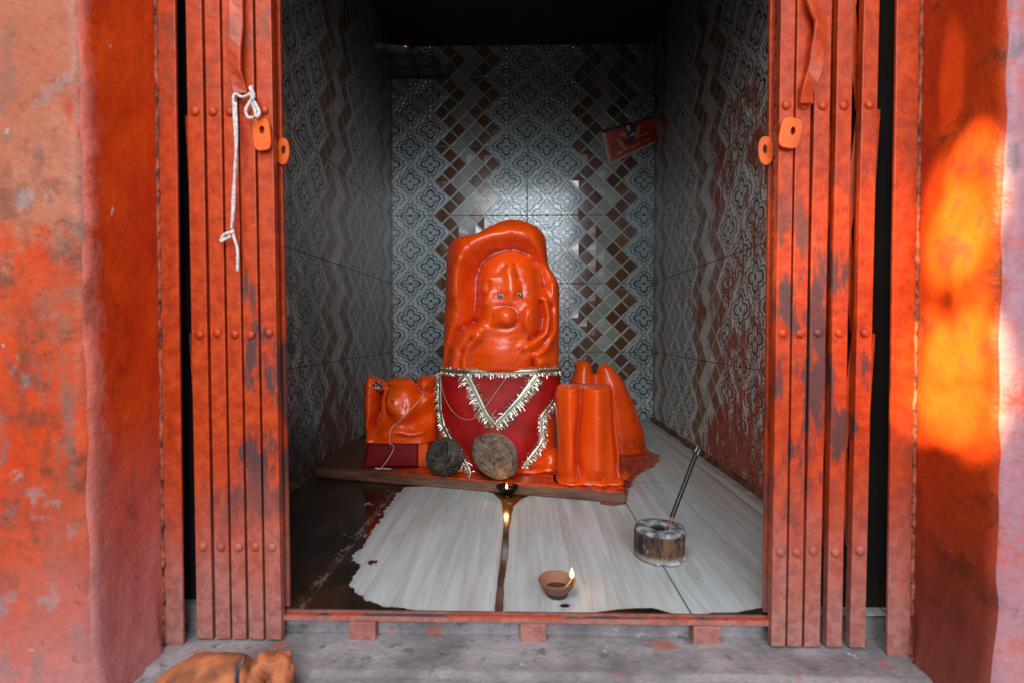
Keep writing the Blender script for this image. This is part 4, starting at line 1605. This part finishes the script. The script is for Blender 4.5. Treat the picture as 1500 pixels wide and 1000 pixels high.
Y3 = 1.78
k3 = Y3 / F
root = thing('painted_stone', (at_y(895, 668, Y3)[0], Y3 + .05, 0), 'tapering orange stone with two peaks standing behind the flat-topped one', 'stone')
A = lambda px, py, dy=0: Vector(at_y(px, py, Y3 + dy))
bm = bmesh.new()
def peak(bm, spine, dy, ry):
    n = 60
    for i in range(n):
        t = i / (n - 1) * (len(spine) - 1)
        j = min(int(t), len(spine) - 2); f = t - j
        px, py, w = [spine[j][q] + (spine[j + 1][q] - spine[j][q]) * f for q in range(3)]
        blob_bm(bm, A(px, py, dy), (w * k3, ry * (.4 + .6 * min(1, w / 25)), 11 * k3), None, 2)
peak(bm, [(855, 538, 12), (853, 560, 19), (855, 600, 26), (858, 640, 34), (862, 664, 40)], .06, .06)
peak(bm, [(887, 543, 13), (893, 560, 22), (900, 595, 32), (905, 630, 39), (908, 664, 42)], .06, .06)
blob_bm(bm, A(850, 534, .06), (11 * k3, .02, 7 * k3), None, 3)
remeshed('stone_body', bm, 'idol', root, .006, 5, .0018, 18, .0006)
V_, F_ = tube_data([np.array(A(843 + 18 * t, 531 - 5 * math.sin(PI * t * .8) + random.uniform(-.8, .8), .05)) for t in np.linspace(0, 1, 8)], [.001, .003, .002, .0035, .002, .003, .002, .001], 6)
mesh_obj('chipped_edge', V_, F_, 'chip', root)

# ------------------------------------------------------------- oil lamps
def flame(parent, c, h, r):
    prof = [(0, 0), (r * .55, h * .08), (r * .95, h * .26), (r, h * .38), (r * .75, h * .6), (r * .38, h * .82), (r * .12, h * .95), (0, h)]
    return lathe('flame', prof, c, 'flame', parent, 16)


c = at_z(816, 872, .0)
lamp = thing('clay_lamp', (c[0], c[1], 0), 'terracotta oil lamp with lit wick, near the front edge of the tiled floor', 'lamp')
prof = [(0, .0006), (.016, .0006), (.0175, .003), (.018, .006), (.0235, .014), (.0285, .022), (.0300, .0255), (.0292, .0265), (.0278, .0255), (.022, .015), (.014, .008), (0, .0065)]
lathe('bowl', prof, (c[0], c[1], .0002), 'clay', lamp, 48, .03)
lathe('oil_pool', [(0, .0118), (.017, .0120), (.0195, .0124), (.018, .0105), (0, .009)], (c[0], c[1], 0), 'oil', lamp, 32)
fx = c + np.array([.0235, .002, .0275])
tube('wick', smooth_path([c + np.array([.004, -.004, .0128]), c + np.array([.013, -.004, .015]), c + np.array([.021, .000, .0225]), fx]), .0017, 'wick', lamp, 8)
flame(lamp, fx + np.array([0, 0, -.001]), .0175, .0036)

c2 = np.array([at_z(743, 729, .0)[0], 1.334, 0])
lamp2 = thing('metal_lamp', (c2[0], c2[1], 0), 'small blackened metal oil lamp burning against the plinth, where the oil trail starts', 'lamp')
prof = [(0, .0008), (.012, .0008), (.012, .003), (.009, .006), (.013, .010), (.020, .016), (.0262, .0235), (.0278, .0280), (.0266, .0286), (.0245, .024), (.017, .017), (0, .0135)]
lathe('bowl', prof, (c2[0], c2[1], .0002), 'black_metal', lamp2, 40, .02)
lathe('oil_pool', [(0, .0190), (.0185, .0192), (.0195, .0194), (.0165, .0172), (0, .016)], (c2[0], c2[1], 0), 'oil', lamp2, 32)
tube('wick', [c2 + np.array([.006, .006, .0193]), c2 + np.array([.0, .000, .0198]), c2 + np.array([-.0015, -.006, .0225])], .0015, 'wick', lamp2, 8)
flame(lamp2, c2 + np.array([-.0015, -.006, .0220]), .0160, .0032)

# --------------------------------------------------------- incense in its holder
c = np.array([*at_z(966, 772, .055)[:2], 0])
hold = thing('incense_holder', c, 'round ash-topped charred block with a hole, standing on the tiled floor', 'incense holder')
prof = [(0, .0005), (.040, .0005), (.0445, .003), (.0455, .010), (.0462, .034), (.0466, .051), (.0455, .0555), (.040, .0570), (.022, .0560), (.0165, .0550), (.0150, .048), (.0138, .022), (0, .020)]
lathe('block', prof, c, 'holder', hold, 64, .05)
bm = bmesh.new()
for a in range(12):
    th = -PI / 2 + .3 + random.uniform(-.9, 1.2)
    blob_bm(bm, (c[0] + .043 * math.cos(th), c[1] + .043 * math.sin(th), .004), (.007 * random.uniform(.5, 1.2), .006, .004), None, 2)
remeshed('ash_crust', bm, 'stick_ash', hold, .0016, 2, .0008, 120, .0006)
hole = c + np.array([.004, .000, .022])
tips = [at_y(1022, 652, c[1] + .050), at_y(1025, 657, c[1] + .058)]
for i, tp in enumerate(tips):
    b = hole + np.array([-.003 + .007 * i, .004 * i, 0])
    s = thing('incense_stick', b, ('black incense stick with grey ash tip leaning in the round holder, the higher of two', 'black incense stick with grey ash tip leaning in the round holder, the lower of two')[i], 'incense stick', 'incense sticks in the holder')
    d = tp - b
    tube('bare_end', [b, b + d * .27], .0012, 'stick_wood', s, 8)
    tube('incense_coat', [b + d * .27, b + d * .6, b + d * .93], .0017, 'stick', s, 10)
    v_, f_ = tube_data([b + d * .93, b + d * .955, b + d * .975 + np.array([.0008, 0, 0]), tp], [.0017, .0016, .0014, .0006], 8)
    mesh_obj('ash_tip', v_, f_, 'stick_ash', s, True)

# ------------------------------------------------------------ card on the back wall
TL, TR, BR, BL = [at_y(a, b, YB - .012) for a, b in ((881, 192), (961, 170), (969, 204), (893, 241))]
n_u, n_v = 18, 12
V_, uvs = [], []
for j in range(n_v):
    for i in range(n_u):
        s, t = i / (n_u - 1), j / (n_v - 1)
        p = (BL * (1 - s) + BR * s) * (1 - t) + (TL * (1 - s) + TR * s) * t
        p = p.copy(); p[1] -= .012 * t * t + .004 * math.sin(PI * s) - .006
        V_.append(p); uvs.append((s, t))
F_ = [(j * n_u + i, j * n_u + i + 1, (j + 1) * n_u + i + 1, (j + 1) * n_u + i) for j in range(n_v - 1) for i in range(n_u - 1)]
card = mesh_obj('picture_card', V_, F_, 'card', None, True)
uvl = card.data.uv_layers.new(name='UVMap')
for lp in card.data.loops: uvl.data[lp.index].uv = uvs[lp.vertex_index]
md = card.modifiers.new('s', 'SOLIDIFY'); md.thickness = .0015; md.offset = -1
tag(card, 'tilted red printed picture card with white border stuck on the tiled back wall', 'picture')

# ------------------------------------------------------------ corner shelf with pot
ZSH = at_y(600, 116, YB)[2]
V_, F_ = [], []
R0 = .275
n = 30
for z in (ZSH, ZSH + .022):
    V_.append((XL, YB, z))
    for k in range(n):
        t = PI / 2 * k / (n - 1)
        V_.append((XL + R0 * math.cos(t) * (1 + .012 * math.sin(t * 9)), YB - R0 * math.sin(t) * (1 + .012 * math.sin(t * 9)), z))
m_ = n + 1
for k in range(1, n):
    F_.append((0, k + 1, k)); F_.append((m_, m_ + k, m_ + k + 1)); F_.append((k, k + 1, m_ + k + 1, m_ + k))
F_.append((0, 1, m_ + 1, m_)); F_.append((n, 0, m_, m_ + n))
m_sh, g_ = new_mat('patterned_shelf_tile')
x_, y_, z_ = g_.coords()
w_ = g_.noise(1.0, 4, .6, vec=g_.scaled(30, 30, 30), dist=1.5)
ln_ = g_.sstep(.30, .48, ((x_ * 34.0 + w_ * 2.0).sin() * (y_ * 34.0).sin()).abs())
finish(g_, g_.mix(ln_, (.03, .028, .022), (.085, .08, .065)), .4, 0, g_.bump(ln_, .4, .003))
shelf = mesh_obj('corner_shelf', V_, F_, m_sh)
tag(shelf, 'quarter-round patterned tile shelf high in the dark left back corner', 'shelf')
pc = at_y(594, 72, 2.36)
pz = ZSH + .0222
pot = lathe('brass_bowl', [(0, .0005), (.026, .0005), (.034, .010), (.040, .026), (.043, .038), (.041, .039), (.037, .026), (.028, .010), (0, .006)], (pc[0], 2.36, pz), 'brass', None, 36)
tag(pot, 'small brass bowl glinting on the high corner shelf', 'bowl')

# ------------------------------------------------------------ saffron cloth bundle, front left
Yb = .655
A = lambda px, py, dy=0: Vector(at_y(px, py, Yb + dy))
kb = Yb / F
root = thing('cloth_bundle', (A(320, 990).x, Yb, ZG), 'stuffed faded saffron cloth bundle tied with a grey strap, on the ground', 'bundle')
bm = bmesh.new()
blob_bm(bm, A(300, 1010, .0), (66 * kb, .045, 50 * kb))
blob_bm(bm, A(262, 1022, .0), (42 * kb, .04, 40 * kb))
blob_bm(bm, A(335, 1002, .0), (38 * kb, .036, 40 * kb))
blob_bm(bm, A(356, 1004, .0), (18 * kb, .026, 32 * kb))
remeshed('bundle_body', bm, 'saffron', root, .004, 5, .0035, 28, ZG - .004)
bm = bmesh.new()
for a, b, r1, r2, r3 in ((382, 985, 16, .022, 22), (397, 967, 15, .02, 13), (412, 978, 14, .022, 22), (420, 994, 10, .02, 24), (378, 1004, 14, .02, 20), (405, 1012, 20, .022, 14), (388, 962, 8, .014, 8)):
    blob_bm(bm, A(a, b, .004 if a != 405 else -.006), (r1 * kb, r2, r3 * kb))
ruf = remeshed('gathered_end', bm, 'saffron', root, .003, 2, .006, 46, ZG - .004)
pts = []
cc = A(358, 1006, 0)
for t in np.linspace(-.35 * PI, 1.15 * PI, 26):
    pts.append((cc.x - .006 * math.sin(t) + .008 * math.cos(t) * 0 + (.010 * (math.cos(t))), cc.y - .032 * math.cos(t), max(ZG + .002, cc.z + .0305 * math.sin(t))))
strap_path('strap', [(*p, 1.35) for p in pts], .010, .002, 'strap', root)

# ------------------------------------------------------------------ light
w = bpy.data.worlds.new('sky')
SC.world = w
w.use_nodes = True
nt = w.node_tree
nt.nodes.clear()
out = nt.nodes.new('ShaderNodeOutputWorld'); bg = nt.nodes.new('ShaderNodeBackground')
tc = nt.nodes.new('ShaderNodeTexCoord'); sp = nt.nodes.new('ShaderNodeSeparateXYZ'); rp = nt.nodes.new('ShaderNodeValToRGB')
nt.links.new(tc.outputs['Generated'], sp.inputs[0]); nt.links.new(sp.outputs[2], rp.inputs[0])
rp.color_ramp.elements[0].position = .0; rp.color_ramp.elements[0].color = (.55, .60, .62, 1)
rp.color_ramp.elements[1].position = .55; rp.color_ramp.elements[1].color = (.80, .90, 1.0, 1)
nt.links.new(rp.outputs[0], bg.inputs[0]); bg.inputs[1].default_value = .86
nt.links.new(bg.outputs[0], out.inputs[0])


def spot(name, loc, aim, energy, angle, blend, size, color):
    L = bpy.data.lights.new(name, 'SPOT')
    L.energy = energy; L.spot_size = angle; L.spot_blend = blend; L.shadow_soft_size = size; L.color = color
    o = bpy.data.objects.new(name, L); COL.objects.link(o)
    o.location = loc
    o.rotation_euler = (Vector(aim) - Vector(loc)).to_track_quat('-Z', 'Y').to_euler()
    return o


# area fills added behind the viewer to lift the interior and its highlights
for nm, loc, aim, sx_, sy_, en, colr in (('fill_area', (.30, -2.6, 1.95), (0, 1.6, .35), 1.7, .9, 78, (.84, .93, 1.0)), ('fill_area', (-.75, -1.1, 2.7), (0, 1.45, .45), 1.0, 1.0, 44, (1.0, .96, .92)), ('fill_area', (.45, -2.2, 1.0), (0, 1.5, .45), .9, .5, 16, (.95, .93, 1.0))):
    L = bpy.data.lights.new(nm, 'AREA'); L.shape = 'RECTANGLE'; L.size = sx_; L.size_y = sy_; L.energy = en; L.color = colr
    o = bpy.data.objects.new(nm, L); COL.objects.link(o); o.location = loc
    o.rotation_euler = (Vector(aim) - Vector(loc)).to_track_quat('-Z', 'Y').to_euler()
# dappled sun slipping between leaves onto the right-hand jamb
sunc = (1.0, .86, .42)
src = Vector((-3.4, -1.35, 2.7))
for px, py, Y, ang, e, sx_, sy_ in ((1405, 290, .665, .020, 2600, 1, 1.9), (1385, 350, .69, .017, 2200, 1.2, 1.5), (1412, 400, .66, .016, 2000, .8, 1.6), (1360, 330, .715, .016, 900, .8, 2.2),
                                    (1352, 535, .73, .018, 1700, .9, 1.8), (1385, 555, .69, .020, 2400, 1.1, 1.8), (1420, 560, .655, .020, 2400, 1, 2), (1400, 505, .675, .013, 1500, 1.2, 1), (1368, 120, .70, .008, 330, .5, 2.2), (1350, 610, .735, .014, 1300, 1, 1.0), (1395, 612, .68, .012, 1500, 1.4, .9),
                                    (1345, 430, .74, .022, 500, .8, 3)):
    aim = Vector((JR, Y, at_y(px, py, Y)[2]))
    o = spot('sun_fleck', src, aim, e * 2.1, ang, .7, .004, sunc)
    o.scale = (sx_, sy_, 1)
for px, py in ((1150, 330), (1170, 430), (1230, 360), (1283, 300)):      # flecks on the edges of the right gate leaf
    o = spot('sun_fleck', src, at_y(px, py, .765), 700, .02, .8, .004, sunc); o.scale = (.8, 2.2, 1)
for nm, c_, e in (('lamp_glow', fx + np.array([0, 0, .022]), .05), ('lamp_glow', c2 + np.array([-.0025, -.012, .046]), .06)):
    P_ = bpy.data.lights.new(nm, 'POINT'); P_.energy = e; P_.color = (1, .55, .2); P_.shadow_soft_size = .006
    o = bpy.data.objects.new(nm, P_); COL.objects.link(o); o.location = c_
